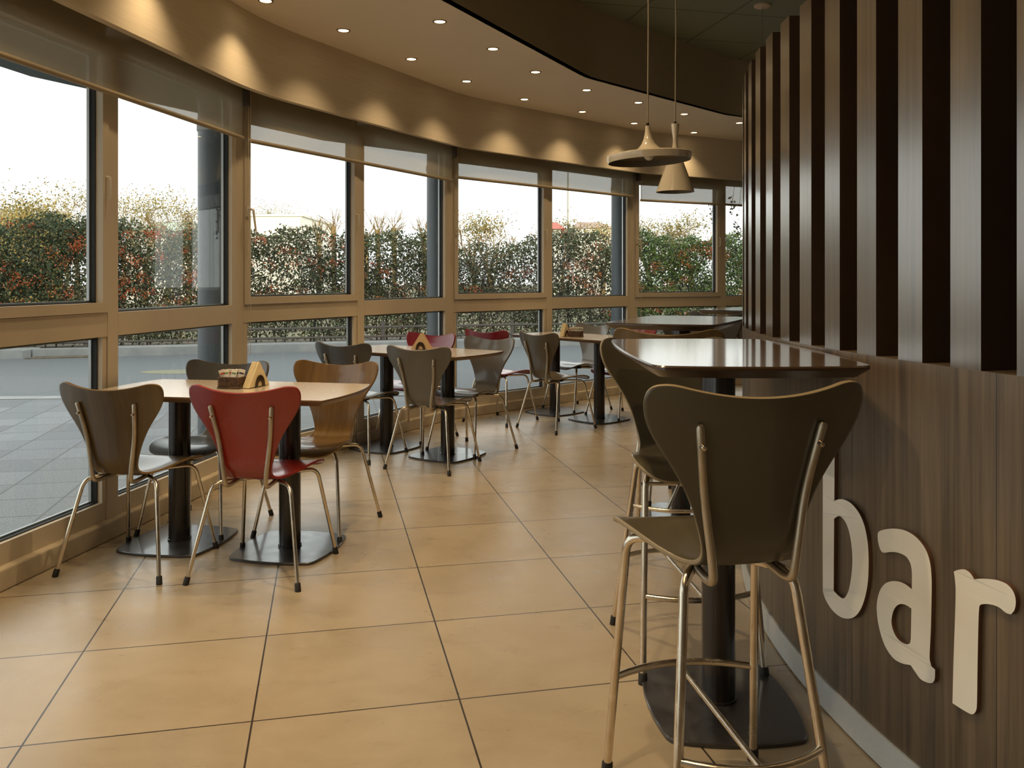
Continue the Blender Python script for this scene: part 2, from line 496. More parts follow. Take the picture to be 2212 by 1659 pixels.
# ------------------------------------------------------------------ mesh helpers
class MB:
    def __init__(self):
        self.v, self.f, self.mi, self.uv = [], [], [], []

    def add(self, verts, faces, mi=0, uvs=None):
        o = len(self.v)
        self.v += [tuple(p) for p in verts]
        for i, fc in enumerate(faces):
            self.f.append([o + k for k in fc])
            self.mi.append(mi[i] if isinstance(mi, (list, tuple)) else mi)
            self.uv.append([uvs[k] for k in fc] if uvs else [(0, 0)] * len(fc))
        return self

    def box(self, x0, x1, y0, y1, z0, z1, mat4=None, mi=0, bev=0.0):
        vs = [Vector((x, y, z)) for z in (z0, z1) for y in (y0, y1) for x in (x0, x1)]
        fs = [(0, 2, 3, 1), (4, 5, 7, 6), (0, 1, 5, 4), (2, 6, 7, 3), (0, 4, 6, 2), (1, 3, 7, 5)]
        if mat4 is not None:
            vs = [mat4 @ p for p in vs]
        uv = [(x if abs(x1 - x0) >= abs(y1 - y0) else y, z) for z in (z0, z1) for y in (y0, y1) for x in (x0, x1)]
        return self.add(vs, fs, mi, uv)

    def prism(self, pts, z0, z1, mi=0, mi_side=None, inset_bottom=0.0, frame=None, bevel_top=0.0):
        """horizontal polygon extruded from z0 to z1 (frame: optional 4x4)"""
        n = len(pts)
        c = Vector((sum(p[0] for p in pts) / n, sum(p[1] for p in pts) / n))

        def ins(p, d):
            q = Vector(p) - c
            return c + q * max(0.0, 1 - d / max(q.length, 1e-6))
        rings = []
        if bevel_top:
            rings = [([ins(p, inset_bottom) for p in pts], z0), (pts, z1 - bevel_top), ([ins(p, bevel_top) for p in pts], z1)]
            if inset_bottom:
                rings.insert(1, (pts, z1 - bevel_top - 0.006))
        else:
            rings = [([ins(p, inset_bottom) for p in pts], z0), (pts, z1)]
        vs, uv = [], []
        for ring, z in rings:
            for p in ring:
                q = Vector((p[0], p[1], z))
                vs.append(frame @ q if frame is not None else q)
                uv.append((p[0], p[1]))
        fs, ms = [], []
        ms_side = mi if mi_side is None else mi_side
        for r in range(len(rings) - 1):
            for i in range(n):
                j = (i + 1) % n
                fs.append((r * n + i, r * n + j, (r + 1) * n + j, (r + 1) * n + i))
                ms.append(ms_side)
        fs.append(tuple(range(n))[::-1])
        ms.append(ms_side)
        top = (len(rings) - 1) * n
        fs.append(tuple(top + i for i in range(n)))
        ms.append(mi)
        return self.add(vs, fs, ms, uv)

    def tube(self, pts, r, seg=10, cap=True, mi=0, closed=False):
        pts = [Vector(p) for p in pts]
        n = len(pts)
        rs = r if isinstance(r, (list, tuple)) else [r] * n
        tans = []
        for i in range(n):
            if closed:
                t = pts[(i + 1) % n] - pts[i - 1]
            else:
                t = pts[min(i + 1, n - 1)] - pts[max(i - 1, 0)]
            tans.append(t.normalized())
        up = Vector((0, 0, 1)) if abs(tans[0].z) < 0.9 else Vector((0, 1, 0))
        nrm = (up - tans[0] * up.dot(tans[0])).normalized()
        vs, fs = [], []
        for i in range(n):
            nrm = (nrm - tans[i] * nrm.dot(tans[i])).normalized()
            bn = tans[i].cross(nrm)
            for k in range(seg):
                a = 2 * PI * k / seg
                vs.append(pts[i] + (nrm * math.cos(a) + bn * math.sin(a)) * rs[i])
        m = n if closed else n - 1
        for i in range(m):
            i2 = (i + 1) % n
            for k in range(seg):
                k2 = (k + 1) % seg
                fs.append((i * seg + k, i * seg + k2, i2 * seg + k2, i2 * seg + k))
        if cap and not closed:
            fs.append(tuple(range(seg))[::-1])
            fs.append(tuple((n - 1) * seg + k for k in range(seg)))
        return self.add(vs, fs, mi)

    def lathe(self, prof, seg=32, mi=0, frame=None, closed=False, caps=True):
        vs, fs = [], []
        n = len(prof)
        for (r, z) in prof:
            for k in range(seg):
                a = 2 * PI * k / seg
                q = Vector((r * math.cos(a), r * math.sin(a), z))
                vs.append(frame @ q if frame is not None else q)
        m = n if closed else n - 1
        for i in range(m):
            i2 = (i + 1) % n
            for k in range(seg):
                k2 = (k + 1) % seg
                fs.append((i * seg + k, i * seg + k2, i2 * seg + k2, i2 * seg + k))
        if not closed and caps:
            if prof[0][0] > 1e-5:
                fs.append(tuple(range(seg))[::-1])
            if prof[-1][0] > 1e-5:
                fs.append(tuple((n - 1) * seg + k for k in range(seg)))
        return self.add(vs, fs, mi)

    def mesh(self, name, mats, smooth=None):
        me = bpy.data.meshes.new(name)
        me.from_pydata(self.v, [], self.f)
        for m in (mats if isinstance(mats, (list, tuple)) else [mats]):
            me.materials.append(m)
        me.polygons.foreach_set('material_index', self.mi)
        ul = me.uv_layers.new(name='UVMap')
        flat = []
        for u in self.uv:
            for a in u:
                flat += [a[0], a[1]]
        ul.data.foreach_set('uv', flat)
        me.validate()
        bm = bmesh.new()
        bm.from_mesh(me)
        bmesh.ops.recalc_face_normals(bm, faces=bm.faces)
        bm.to_mesh(me)
        bm.free()
        if smooth is not None:
            me.shade_smooth()
            me.set_sharp_from_angle(angle=math.radians(smooth))
        me.update()
        return me

    def build(self, name, mats, parent=None, smooth=None, loc=None):
        me = self.mesh(name, mats, smooth)
        o = bpy.data.objects.new(name, me)
        COL.objects.link(o)
        if parent is not None:
            o.parent = parent
        if loc is not None:
            o.location = loc
        return o


def tag(o, label=None, cat=None, group=None, kind=None):
    if label:
        o['label'] = label
    if cat:
        o['category'] = cat
    if group:
        o['group'] = group
    if kind:
        o['kind'] = kind
    return o


def empty(name, loc=(0, 0, 0), rz=0.0):
    o = bpy.data.objects.new(name, None)
    COL.objects.link(o)
    o.location = loc
    o.rotation_euler = (0, 0, rz)
    o.empty_display_size = 0.1
    return o


def copy_tree(o, parent=None):
    c = o.copy()
    COL.objects.link(c)
    c.parent = parent
    for ch in list(o.children):
        copy_tree(ch, c)
    return c


def arc_corner(p0, p1, p2, d, n=5):
    """points rounding the corner p1 between p0 and p2"""
    p0, p1, p2 = Vector(p0), Vector(p1), Vector(p2)
    a = p1 + (p0 - p1).normalized() * min(d, (p0 - p1).length * 0.45)
    b = p1 + (p2 - p1).normalized() * min(d, (p2 - p1).length * 0.45)
    return [(a * (1 - t) + p1 * t) * (1 - t) + (p1 * (1 - t) + b * t) * t for t in [i / (n - 1) for i in range(n)]]


def smooth_path(pts, d=0.05, n=5):
    pts = [Vector(p) for p in pts]
    out = [pts[0]]
    for i in range(1, len(pts) - 1):
        out += arc_corner(pts[i - 1], pts[i], pts[i + 1], d, n)
    out.append(pts[-1])
    return out


def poly_faces(mb, loops, z, mi=0):
    """triangulated flat polygon (with holes) at height z"""
    vecs = [[Vector((p[0], p[1], 0)) for p in lp] for lp in loops]
    flat = [p for lp in vecs for p in lp]
    tris = tessellate_polygon(vecs)
    mb.add([(p.x, p.y, z) for p in flat], tris, mi, [(p.x, p.y) for p in flat])


# ------------------------------------------------------------------ plan of the room
V = [(-0.345, -1.51), (-1.679, 0.543), (-2.201, 2.952), (-1.784, 5.449), (-0.592, 7.717), (1.323, 9.573),
     (3.706, 10.792), (6.28, 11.13), (8.80, 10.63)]
A_LOOP = [(0.70, -1.51), (-0.45, 0.9), (-0.65, 2.9), (-0.42, 4.90), (0.637, 6.908), (2.170, 8.475), (4.0, 9.45), (6.2, 9.85),
          (8.80, 9.60)]
Z_SOFFIT, Z_RING, Z_UPPER = 2.449, 2.916, 3.475
Z_WINTOP = 2.46


def unit(a, b):
    d = Vector(b) - Vector(a)
    return d.normalized()


def inward(d):
    return Vector((d.y, -d.x))


def offset_loop(P, d):
    """mitred offset of an open polyline towards the room"""
    P = [Vector(p) for p in P]
    out = []
    for i, p in enumerate(P):
        if i == 0:
            n = inward(unit(P[0], P[1]))
            out.append(p + n * d)
        elif i == len(P) - 1:
            n = inward(unit(P[-2], P[-1]))
            out.append(p + n * d)
        else:
            n1 = inward(unit(P[i - 1], P[i]))
            n2 = inward(unit(P[i], P[i + 1]))
            b = (n1 + n2).normalized()
            out.append(p + b * d / max(b.dot(n1), 0.3))
    return out


def band(mb, P, Q, z0, z1, mi=0):
    """solid wall of constant section between polylines P (room side) and Q (outer side)"""
    n = len(P)
    vs = [(p[0], p[1], z0) for p in P] + [(p[0], p[1], z1) for p in P] + [(p[0], p[1], z0) for p in Q] + [(p[0], p[1], z1) for p in Q]
    s = [0.0]
    for i in range(1, n):
        s.append(s[-1] + (Vector(P[i]) - Vector(P[i - 1])).length)
    uv = [(t, z0) for t in s] + [(t, z1) for t in s] + [(t, z0 + 0.1) for t in s] + [(t, z1 + 0.1) for t in s]
    fs = []
    for i in range(n - 1):
        a, b = i, i + 1
        fs += [(a, b, n + b, n + a), (2 * n + a, 3 * n + a, 3 * n + b, 2 * n + b), (n + a, n + b, 3 * n + b, 3 * n + a), (a, 2 * n + a, 2 * n + b, b)]
    fs += [(0, n, 3 * n, 2 * n), (n - 1, 2 * n + n - 1, 3 * n + n - 1, n + n - 1)]
    mb.add(vs, fs, mi, uv)


# floor
mb = MB()
mb.prism([tuple(p) for p in offset_loop(V, -0.05)] + [(8.80, -1.51)], -0.10, 0.0)
tag(mb.build('floor', M['floor']), kind='structure')

# stone curb under the windows
mb = MB()
inn = [tuple(p) for p in offset_loop(V, 0.055)]
out = [tuple(p) for p in offset_loop(V, -0.07)]
band(mb, inn, out, 0.0, 0.092)
cb = mb.build('baseboard_windows', M['stone'])
bv = cb.modifiers.new('edge', 'BEVEL')
bv.width = 0.008
bv.segments = 2
tag(cb, kind='structure')

# bulkhead in front of the blinds
B0 = [Vector(p) for p in offset_loop(V, 0.19)]
BR = [B0[0]]
for i in range(1, len(B0) - 1):
    BR += arc_corner(B0[i - 1], B0[i], B0[i + 1], 0.38, 7)
BR.append(B0[-1])
BQ = []
for i in range(len(BR)):
    t = (BR[min(i + 1, len(BR) - 1)] - BR[max(i - 1, 0)]).normalized()
    BQ.append(BR[i] - inward(t) * 0.045)
mb = MB()
band(mb, [tuple(p) for p in BR], [tuple(p) for p in BQ], Z_SOFFIT, Z_RING + 0.01)
tag(mb.build('trim_1', M['vplaster'], smooth=30), kind='structure')

# lower ceiling ring
mb = MB()
A_R = [Vector(A_LOOP[0])]
for i in range(1, len(A_LOOP) - 1):
    A_R += arc_corner(A_LOOP[i - 1], A_LOOP[i], A_LOOP[i + 1], 0.10, 3)
A_R.append(Vector(A_LOOP[-1]))
ring = [tuple(p) for p in BQ] + [tuple(p) for p in reversed(A_R)]
poly_faces(mb, [ring], Z_RING)
poly_faces(mb, [ring], Z_RING + 0.04)
tag(mb.build('ceiling', M['plaster']), kind='structure')

# fascia up to the dark ceiling
mb = MB()
AQ = []
for i in range(len(A_R)):
    t = (A_R[min(i + 1, len(A_R) - 1)] - A_R[max(i - 1, 0)]).normalized()
    AQ.append(A_R[i] - inward(t) * 0.05)
band(mb, [tuple(p) for p in A_R], [tuple(p) for p in AQ], Z_RING, Z_UPPER + 0.02)
tag(mb.build('trim_2', M['taupe'], smooth=20), kind='structure')

mb = MB()
poly_faces(mb, [[tuple(p) for p in A_R] + [(8.80, -1.51)]], Z_UPPER)
tag(mb.build('ceiling.001', M['dark_ceiling']), kind='structure')

# outer wall above the windows, roof slab, back and right walls, added sun-blocking mass
mb = MB()
band(mb, [tuple(p) for p in offset_loop(V, 0.02)], [tuple(p) for p in offset_loop(V, -0.14)], Z_WINTOP + 0.07, 3.9)
tag(mb.build('wall_windows', M['facade']), kind='structure')
mb = MB()
mb.prism([tuple(p) for p in offset_loop(V, -0.15)] + [(9.0, -1.7)], 3.66, 3.9)
tag(mb.build('trim_3', M['facade']), kind='structure')
mb = MB()
band(mb, [tuple(p) for p in offset_loop(V[6:], 0.02)], [tuple(p) for p in offset_loop(V[6:], -0.14)], 0.0, 2.54)
tag(mb.build('wall_far', M['backwall']), kind='structure')
mb = MB().box(-0.5, 9.0, -1.71, -1.51, 0, 3.66)
tag(mb.build('wall_back', M['backwall']), kind='structure')
mb = MB().box(8.80, 9.0, -1.7, 10.8, 0, 3.66)
tag(mb.build('wall_right', M['backwall']), kind='structure')
mb = MB().box(-2.4, 28, -14, -2.2, -0.02, 10).box(-34, -2.4, -24, -14, -0.02, 10)  # unseen blocks, added to keep the low sun off paving and hedge
tag(mb.build('wall_sun_blocker', M['facade']), kind='structure')

# eaves canopy outside
mb = MB()
band(mb, [tuple(p) for p in offset_loop(V, -0.15)], [tuple(p) for p in offset_loop(V, -1.68)], 2.70, 2.92)
tag(mb.build('trim_4', M['canopy']), kind='structure')


# ------------------------------------------------------------------ window bays
def bay_frame(k):
    a, b = Vector(V[k]), Vector(V[k + 1])
    d = (b - a).normalized()
    n = inward(d)
    m = Matrix(((d.x, -n.x * -1, 0, a.x), (d.y, n.y, 0, a.y), (0, 0, 1, 0), (0, 0, 0, 1)))
    # columns: local x = along the bay, local y = into the room, z up
    m = Matrix(((d.x, n.x, 0, a.x), (d.y, n.y, 0, a.y), (0, 0, 1, 0), (0, 0, 0, 1)))
    return m, (b - a).length


def window_bay(idx, k, sash=True):
    tz = {4: -0.018, 5: -0.034}.get(k, -0.034 if k > 5 else 0.0)
    F, Lb = bay_frame(k)
    root = empty('window_%d' % idx)
    root['kind'] = 'structure'
    h = Lb / 2
    y0, y1 = -0.055, 0.02
    z0, z1 = 0.092, Z_WINTOP
    PJ, PM = 0.062, 0.043
    bx = lambda m, *a: m.box(*a, mat4=F)
    # posts
    for (a, b, ya, yb) in ((-0.012, PJ, y0, y1), (Lb - PJ, Lb + 0.012, y0, y1)):
        m = MB()
        bx(m, a, b, ya, yb, z0, z1 + 0.08)
        m.build('post', M['alu'], root)
    m = MB()
    bx(m, h - PM, h - 0.002, y0, y1 + 0.004, z0, z1)
    bx(m, h + 0.002, h + PM, y0, y1, z0, z1)
    bx(m, h - PM + 0.004, h + PM - 0.004, y0, y1 - 0.006, z0, z1)
    m.build('mullion', M['alu'], root)
    panes = ((PJ, h - PM, True), (h + PM, Lb - PJ, False))
    for (a, b, op) in panes:
        m = MB()
        bx(m, a, b, y0 + 0.003, y1 - 0.004, z0, 0.182)
        m.build('bottom_rail', M['alu'], root)
        m = MB()
        bx(m, a, b, y0 + 0.003, y1 + 0.001, 0.988 + tz, 1.104 + tz)
        m.build('transom', M['alu'], root)
        m = MB()
        bx(m, a, b, y0 + 0.003, y1 - 0.004, z1 - 0.05, z1 + 0.08)
        m.build('head_rail', M['alu'], root)
        # upper light
        ua, ub, uz0, uz1 = a, b, 1.104 + tz, z1 - 0.05
        if op:
            w = 0.05
            m = MB()
            for q in ((a + 0.003, a + w, uz0 + 0.003, uz1), (b - w, b - 0.004, uz0 + 0.003, uz1), (a + w, b - w, uz0 + 0.003, uz0 + w), (a + w, b - w, uz1 - w, uz1)):
                bx(m, q[0], q[1], y0 + 0.01, y1 + 0.012, q[2], q[3])
            m.build('sash', M['alu'], root)
            ua, ub, uz0, uz1 = a + w, b - w, uz0 + w, uz1 - w
            # lever on the left stile, pull on the right one
            zc = 1.71
            m = MB()
            bx(m, a + 0.012, a + 0.036, y1 + 0.012, y1 + 0.022, zc - 0.035, zc + 0.035)
            m.tube([F @ Vector((a + 0.024, y1 + 0.02, zc + 0.012)), F @ Vector((a + 0.024, y1 + 0.05, zc + 0.012)),
                    F @ Vector((a + 0.030, y1 + 0.058, zc + 0.004)), F @ Vector((a + 0.050, y1 + 0.060, zc - 0.13))], [0.007, 0.007, 0.008, 0.006], 8)
            m.build('lever_handle', M['handle'], root, smooth=40)
            m = MB()
            xs = b - 0.026
            m.tube(smooth_path([F @ Vector((xs, y1 + 0.010, zc + 0.055)), F @ Vector((xs, y1 + 0.036, zc + 0.055)),
                                F @ Vector((xs, y1 + 0.036, zc - 0.045)), F @ Vector((xs, y1 + 0.010, zc - 0.045))], 0.014, 4), 0.005, 8)
            m.build('pull_handle', M['handle'], root, smooth=40)
        la, lb_, lz0, lz1 = a, b, 0.182, 0.988 + tz
        if op:
            w = 0.036
            m = MB()
            for q in ((a + 0.003, a + w, lz0, lz1), (b - w, b - 0.004, lz0, lz1)):
                bx(m, q[0], q[1], y0 + 0.01, y1 - 0.002, q[2], q[3])
            m.build('sash', M['alu'], root)
            la, lb_ = a + w, b - w
        for (xa, xb, za, zb) in ((ua, ub, uz0, uz1), (la, lb_, lz0, lz1)):
            # dark gasket on the room side, pale spacer between the panes
            g = 0.007
            m = MB()
            for q in ((xa, xa + g, za, zb), (xb - g, xb, za, zb), (xa, xb, za, za + g * 0.7), (xa, xb, zb - g, zb)):
                bx(m, q[0], q[1], -0.030, -0.006, q[2], q[3])
            m.build('gasket', M['gasket'], root)
            m = MB()
            s = 0.014
            for q in ((xa, xa + s, za, zb), (xb - s, xb, za, zb), (xa, xb, za, za + s * 0.8), (xa, xb, zb - s, zb)):
                bx(m, q[0], q[1], -0.046, -0.032, q[2], q[3])
            m.build('spacer', M['spacer'], root)
            m = MB()
            bx(m, xa + 0.001, xb - 0.001, -0.0235, -0.0195, za + 0.001, zb - 0.001)
            m.build('pane', M['glass'], root)
    return root


for i, k in enumerate(range(0, 6)):
    window_bay(i + 1, k)

BLIND_Z = {1: 2.17, 2: 2.172, 3: 2.165, 4: 2.20, 5: 2.165, 6: 2.16}
blind_label = {
    1: 'beige roller blind on the window behind and left of the camera',
    2: 'beige roller blind pulled over the top of the nearest left window',
    3: 'beige roller blind on the window behind the wood chairs and white table',
    4: 'beige roller blind on the window behind the middle table',
    5: 'beige roller blind behind the two pendant lamps, partly cut off by the slats',
    6: 'beige roller blind on the last window hidden beyond the slats',
}
for k in range(1, 6):
    F, Lb = bay_frame(k)
    a, b = 0.045, Lb - 0.03
    if k == 5:
        a = 0.10
    yb = 0.075
    zb = BLIND_Z[k]
    root = empty('roller_blind', tuple(F @ Vector((Lb / 2, yb, zb))))
    inv = Matrix.Translation(root.location).inverted()
    G = inv @ F
    n = 16
    m = MB()
    vs, uv, fs = [], [], []
    for j, z in enumerate((zb, Z_SOFFIT + 0.14)):
        for i in range(n + 1):
            x = a + (b - a) * i / n
            vs.append(G @ Vector((x, yb, z)))
            uv.append((x, z))
    for i in range(n):
        fs.append((i, i + 1, n + 2 + i, n + 1 + i))
    m.add(vs, fs, 0, uv)
    m.build('fabric', M['blind'], root)
    m = MB()
    m.tube([G @ Vector((a, yb, zb - 0.004)), G @ Vector((b, yb, zb - 0.004))], 0.014, 10)
    m.build('bottom_bar', M['blindbar'], root, smooth=40)
    m = MB()
    m.tube([G @ Vector((a, yb, Z_SOFFIT + 0.15)), G @ Vector((b, yb, Z_SOFFIT + 0.15))], 0.026, 12)
    m.build('roller', M['blindbar'], root, smooth=40)
    for (x0, x1) in ((a - 0.030, a - 0.006), (b + 0.004, b + 0.022)):
        m = MB()
        m.box(x0, x1, 0.02, 0.105, Z_SOFFIT - 0.075, Z_SOFFIT + 0.18, mat4=G)
        m.box(x0 - 0.003, x1 + 0.003, 0.02, 0.110, Z_SOFFIT - 0.060, Z_SOFFIT - 0.052, mat4=G)
        m.build('bracket', M['bracket'], root)
    m = MB()
    xc = a - 0.016
    for dy in (0.0, 0.020):
        pts = [G @ Vector((xc, 0.096 + dy, Z_SOFFIT + 0.1)), G @ Vector((xc + 0.002, 0.096 + dy, 1.7)), G @ Vector((xc, 0.094 + dy, 0.80))]
        m.tube(pts, 0.0017, 5)
    m.tube([G @ Vector((xc, 0.094, 0.80)), G @ Vector((xc, 0.104, 0.785)), G @ Vector((xc, 0.114, 0.80))], 0.0017, 5)
    m.build('pull_chain', M['chain'], root)
    tag(root, blind_label[k], 'blind', 'roller blinds on the window bays')

# ------------------------------------------------------------------ downlights
outer = [(-1.114, 5.615), (-0.751, 6.343), (-0.377, 7.052), (0.114, 7.756), (0.690, 8.332), (1.287, 8.947), (2.037, 9.509)]
inner = [(-0.461, 5.424), (-0.136, 6.064), (0.187, 6.739), (0.648, 7.378), (1.175, 7.898), (1.713, 8.448), (2.387, 8.921)]
extra = [(-1.455, 5.02), (-1.62, 4.12), (-1.76, 3.20), (-1.72, 2.25), (-1.50, 1.35), (-0.78, 4.75), (-0.95, 3.85), (-1.0, 2.9), (-0.95, 1.95), (-0.7, 1.05)]
outer_words = ['first', 'second', 'third', 'fourth', 'fifth', 'sixth', 'seventh']


def downlight_proto():
    root = empty('downlight', (0, 0, 0))
    m = MB()
    m.lathe([(0.034, -0.001), (0.034, -0.004), (0.037, -0.006), (0.045, -0.005), (0.047, -0.001)], 28, caps=False)
    m.build('trim_ring', M['dl_trim'], root, smooth=40)
    m = MB()
    m.lathe([(0.0, -0.002), (0.035, -0.002)], 24, caps=False)
    m.build('lamp_face', M['dl_lamp'], root)
    ld = bpy.data.lights.new('downlight_beam', 'SPOT')
    ld.energy = SPOT_W
    ld.color = SPOT_COL
    ld.spot_size = math.radians(104)
    ld.spot_blend = 1.0
    ld.shadow_soft_size = 0.03
    lo = bpy.data.objects.new('beam', ld)
    COL.objects.link(lo)
    lo.parent = root
    lo.location = (0, 0, -0.014)
    return root


dproto = downlight_proto()
first = True
for row, pts in (('window side', outer), ('room side', inner), ('off', extra)):
    for i, (x, y) in enumerate(pts):
        o = dproto if first else copy_tree(dproto)
        first = False
        o.location = (x, y, Z_RING)
        if row == 'off':
            tag(o, 'round recessed downlight above the top edge of the photo', 'downlight', 'recessed ceiling downlights')
        else:
            tag(o, 'round recessed downlight, %s from the camera in the %s row' % (outer_words[i], row), 'downlight', 'recessed ceiling downlights')
# unseen fill lamps added at the high ceiling to brighten letters and aisle
fill_beam = next(c for c in dproto.children if c.type == 'LIGHT').data.copy()
fill_beam.energy = 85.0
fill_beam.spot_size = math.radians(125)
for (x, y) in ((-0.25, 1.1), (-0.38, 2.3), (-0.22, 3.6)):
    o = copy_tree(dproto)
    o.location = (x, y, Z_UPPER)
    for ch in o.children:
        if ch.type == 'LIGHT':
            ch.data = fill_beam
    tag(o, 'added unseen fill lamp at the high dark ceiling over the aisle', 'downlight', 'added fill lamps over the aisle')

# ------------------------------------------------------------------ bar partition
WC = Vector((4.78, 2.83))
WR = 3.873
LEDGE, SLAT_TOP = 1.065, 2.13


def wallpt(theta_deg, r):
    t = math.radians(theta_deg)
    return (WC.x - r * math.cos(t), WC.y + r * math.sin(t))


part = empty('bar_partition', (*wallpt(0, WR), 0))
tag(part, 'curved dark walnut partition with vertical slats above a solid lower panel', 'partition')
PINV = Matrix.Translation(part.location).inverted()
T0, T1 = -46.0, 44.0


def curved_panel(t0, t1, r0, r1, z0, z1, step=1.0, mi=0):
    n = max(1, int(abs(t1 - t0) / step))
    P = [wallpt(t0 + (t1 - t0) * i / n, r0) for i in range(n + 1)]
    Q = [wallpt(t0 + (t1 - t0) * i / n, r1) for i in range(n + 1)]
    vs, uv, fs = [], [], []
    for ring, z in ((P, z0), (P, z1), (Q, z0), (Q, z1)):
        for i, p in enumerate(ring):
            vs.append(PINV @ Vector((p[0], p[1], z)))
            s = math.radians(t0 + (t1 - t0) * i / n) * WR
            uv.append((s, z + (0.07 if ring is Q else 0)))
    k = n + 1
    for i in range(n):
        a, b = i, i + 1
        fs += [(a, b, k + b, k + a), (2 * k + a, 3 * k + a, 3 * k + b, 2 * k + b), (k + a, k + b, 3 * k + b, 3 * k + a), (a, 2 * k + a, 2 * k + b, b)]
    fs += [(0, k, 3 * k, 2 * k), (n, 2 * k + n, 3 * k + n, k + n)]
    return vs, fs, uv


m = MB()
vs, fs, uv = curved_panel(T0, T1, WR, WR - 0.13, 0.0, LEDGE)
m.add(vs, fs, 0, uv)
m.build('lower_panel', M['walnut'], part, smooth=20)
m = MB()
vs, fs, uv = curved_panel(T0, T1, WR + 0.006, WR - 0.002, 0.006, 0.088)
m.add(vs, fs, 0, uv)
m.build('kick_plate', M['kick'], part, smooth=20)
k = 0
th = -14.437 - 2.738 * 11
while th + 1.35 < T1:
    m = MB()
    vs, fs, uv = curved_panel(th, th + 1.345, WR, WR - 0.13, LEDGE, SLAT_TOP, step=0.7)
    uv = [(u + k * 0.37, w + k * 0.71) for (u, w) in uv]
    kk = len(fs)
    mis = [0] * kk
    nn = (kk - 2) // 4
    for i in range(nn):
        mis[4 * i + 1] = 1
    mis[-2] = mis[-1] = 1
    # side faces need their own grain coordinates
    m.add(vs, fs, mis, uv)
    m.build('slat', [M['slatwood'], M['slatside_shade']], part)
    th += 2.738
    k += 1

# ------------------------------------------------------------------ the letters b a r
def px_to_wall(u, v, R):
    r = (u - 1106.0) / FPX
    a = r * r + 1
    b = -2 * (r * WC.x + WC.y)
    c = WC.x ** 2 + WC.y ** 2 - R * R
    D = max(b * b - 4 * a * c, 0)
    Y = (-b - math.sqrt(D)) / (2 * a)
    X = r * Y
    t = math.atan2(Y - WC.y, WC.x - X)
    return t * R, EYE - (v - HORIZON) * Y / FPX


LET = {
    'b': [[(388, 60), (443, 60), (443, 230), (442, 398), (465, 390), (492, 393), (525, 413), (560, 458), (585, 518), (600, 600), (604, 700), (598, 800), (576, 888),
           (546, 938), (510, 954), (470, 945), (430, 911), (400, 862), (388, 826), (387, 600), (388, 300)],
          [(441, 482), (455, 472), (470, 471), (490, 490), (508, 530), (521, 590), (527, 660), (524, 740), (511, 815), (497, 848), (482, 858), (462, 846), (439, 822), (440, 650)]],
    'a': [[(648, 585), (647, 553), (655, 541), (690, 531), (730, 529), (775, 537), (820, 562), (860, 605), (885, 655), (898, 715), (902, 800), (898, 1000), (892, 1140), (900, 1178),
           (918, 1195), (916, 1238), (906, 1256), (885, 1257), (850, 1240), (825, 1207), (802, 1173), (762, 1165), (720, 1140), (680, 1080), (652, 990), (642, 900), (654, 830),
           (680, 790), (715, 777), (750, 780), (780, 793), (808, 815), (808, 730), (800, 690), (780, 660), (745, 643), (710, 639), (672, 642), (658, 625)],
          [(806, 906), (780, 889), (755, 885), (735, 895), (720, 920), (712, 965), (718, 1003), (735, 1040), (760, 1065), (785, 1075), (800, 1070), (803, 1050), (805, 970)]],
    'r': [[(1006, 732), (1022, 725), (1042, 721), (1062, 723), (1085, 740), (1103, 768), (1140, 765), (1190, 768), (1230, 778), (1262, 795), (1288, 828), (1299, 870), (1293, 912), (1276, 934),
           (1252, 926), (1222, 902), (1195, 890), (1165, 885), (1140, 886), (1127, 896), (1122, 1000), (1118, 1200), (1115, 1370), (1106, 1398), (1088, 1405), (1050, 1385), (1000, 1353),
           (1005, 1150), (1012, 950), (1015, 820), (1011, 765)]],
}
LN = {'b': 'first letter, b, of the ivory word bar on the walnut panel', 'a': 'middle letter, a, of the ivory word bar on the walnut panel',
      'r': 'last letter, r, of the ivory word bar on the walnut panel'}


def catmull(P, sub=4):
    n = len(P)
    out = []
    for i in range(n):
        p0, p1, p2, p3 = P[i - 1], P[i], P[(i + 1) % n], P[(i + 2) % n]
        d1 = (p1 - p0)
        d2 = (p2 - p1)
        d3 = (p3 - p2)
        sharp1 = d1.angle(d2, 0) > 0.75
        sharp2 = d2.angle(d3, 0) > 0.75
        t1 = d2 if sharp1 else (p2 - p0) * 0.5 * min(1.0, 2 * d2.length / max((p2 - p0).length, 1e-6))
        t2 = d2 if sharp2 else (p3 - p1) * 0.5 * min(1.0, 2 * d2.length / max((p3 - p1).length, 1e-6))
        for s in range(sub):
            t = s / sub
            h00 = 2 * t ** 3 - 3 * t ** 2 + 1
            h10 = t ** 3 - 2 * t ** 2 + t
            h01 = -2 * t ** 3 + 3 * t ** 2
            h11 = t ** 3 - t ** 2
            out.append(p1 * h00 + t1 * h10 + p2 * h01 + t2 * h11)
    return out


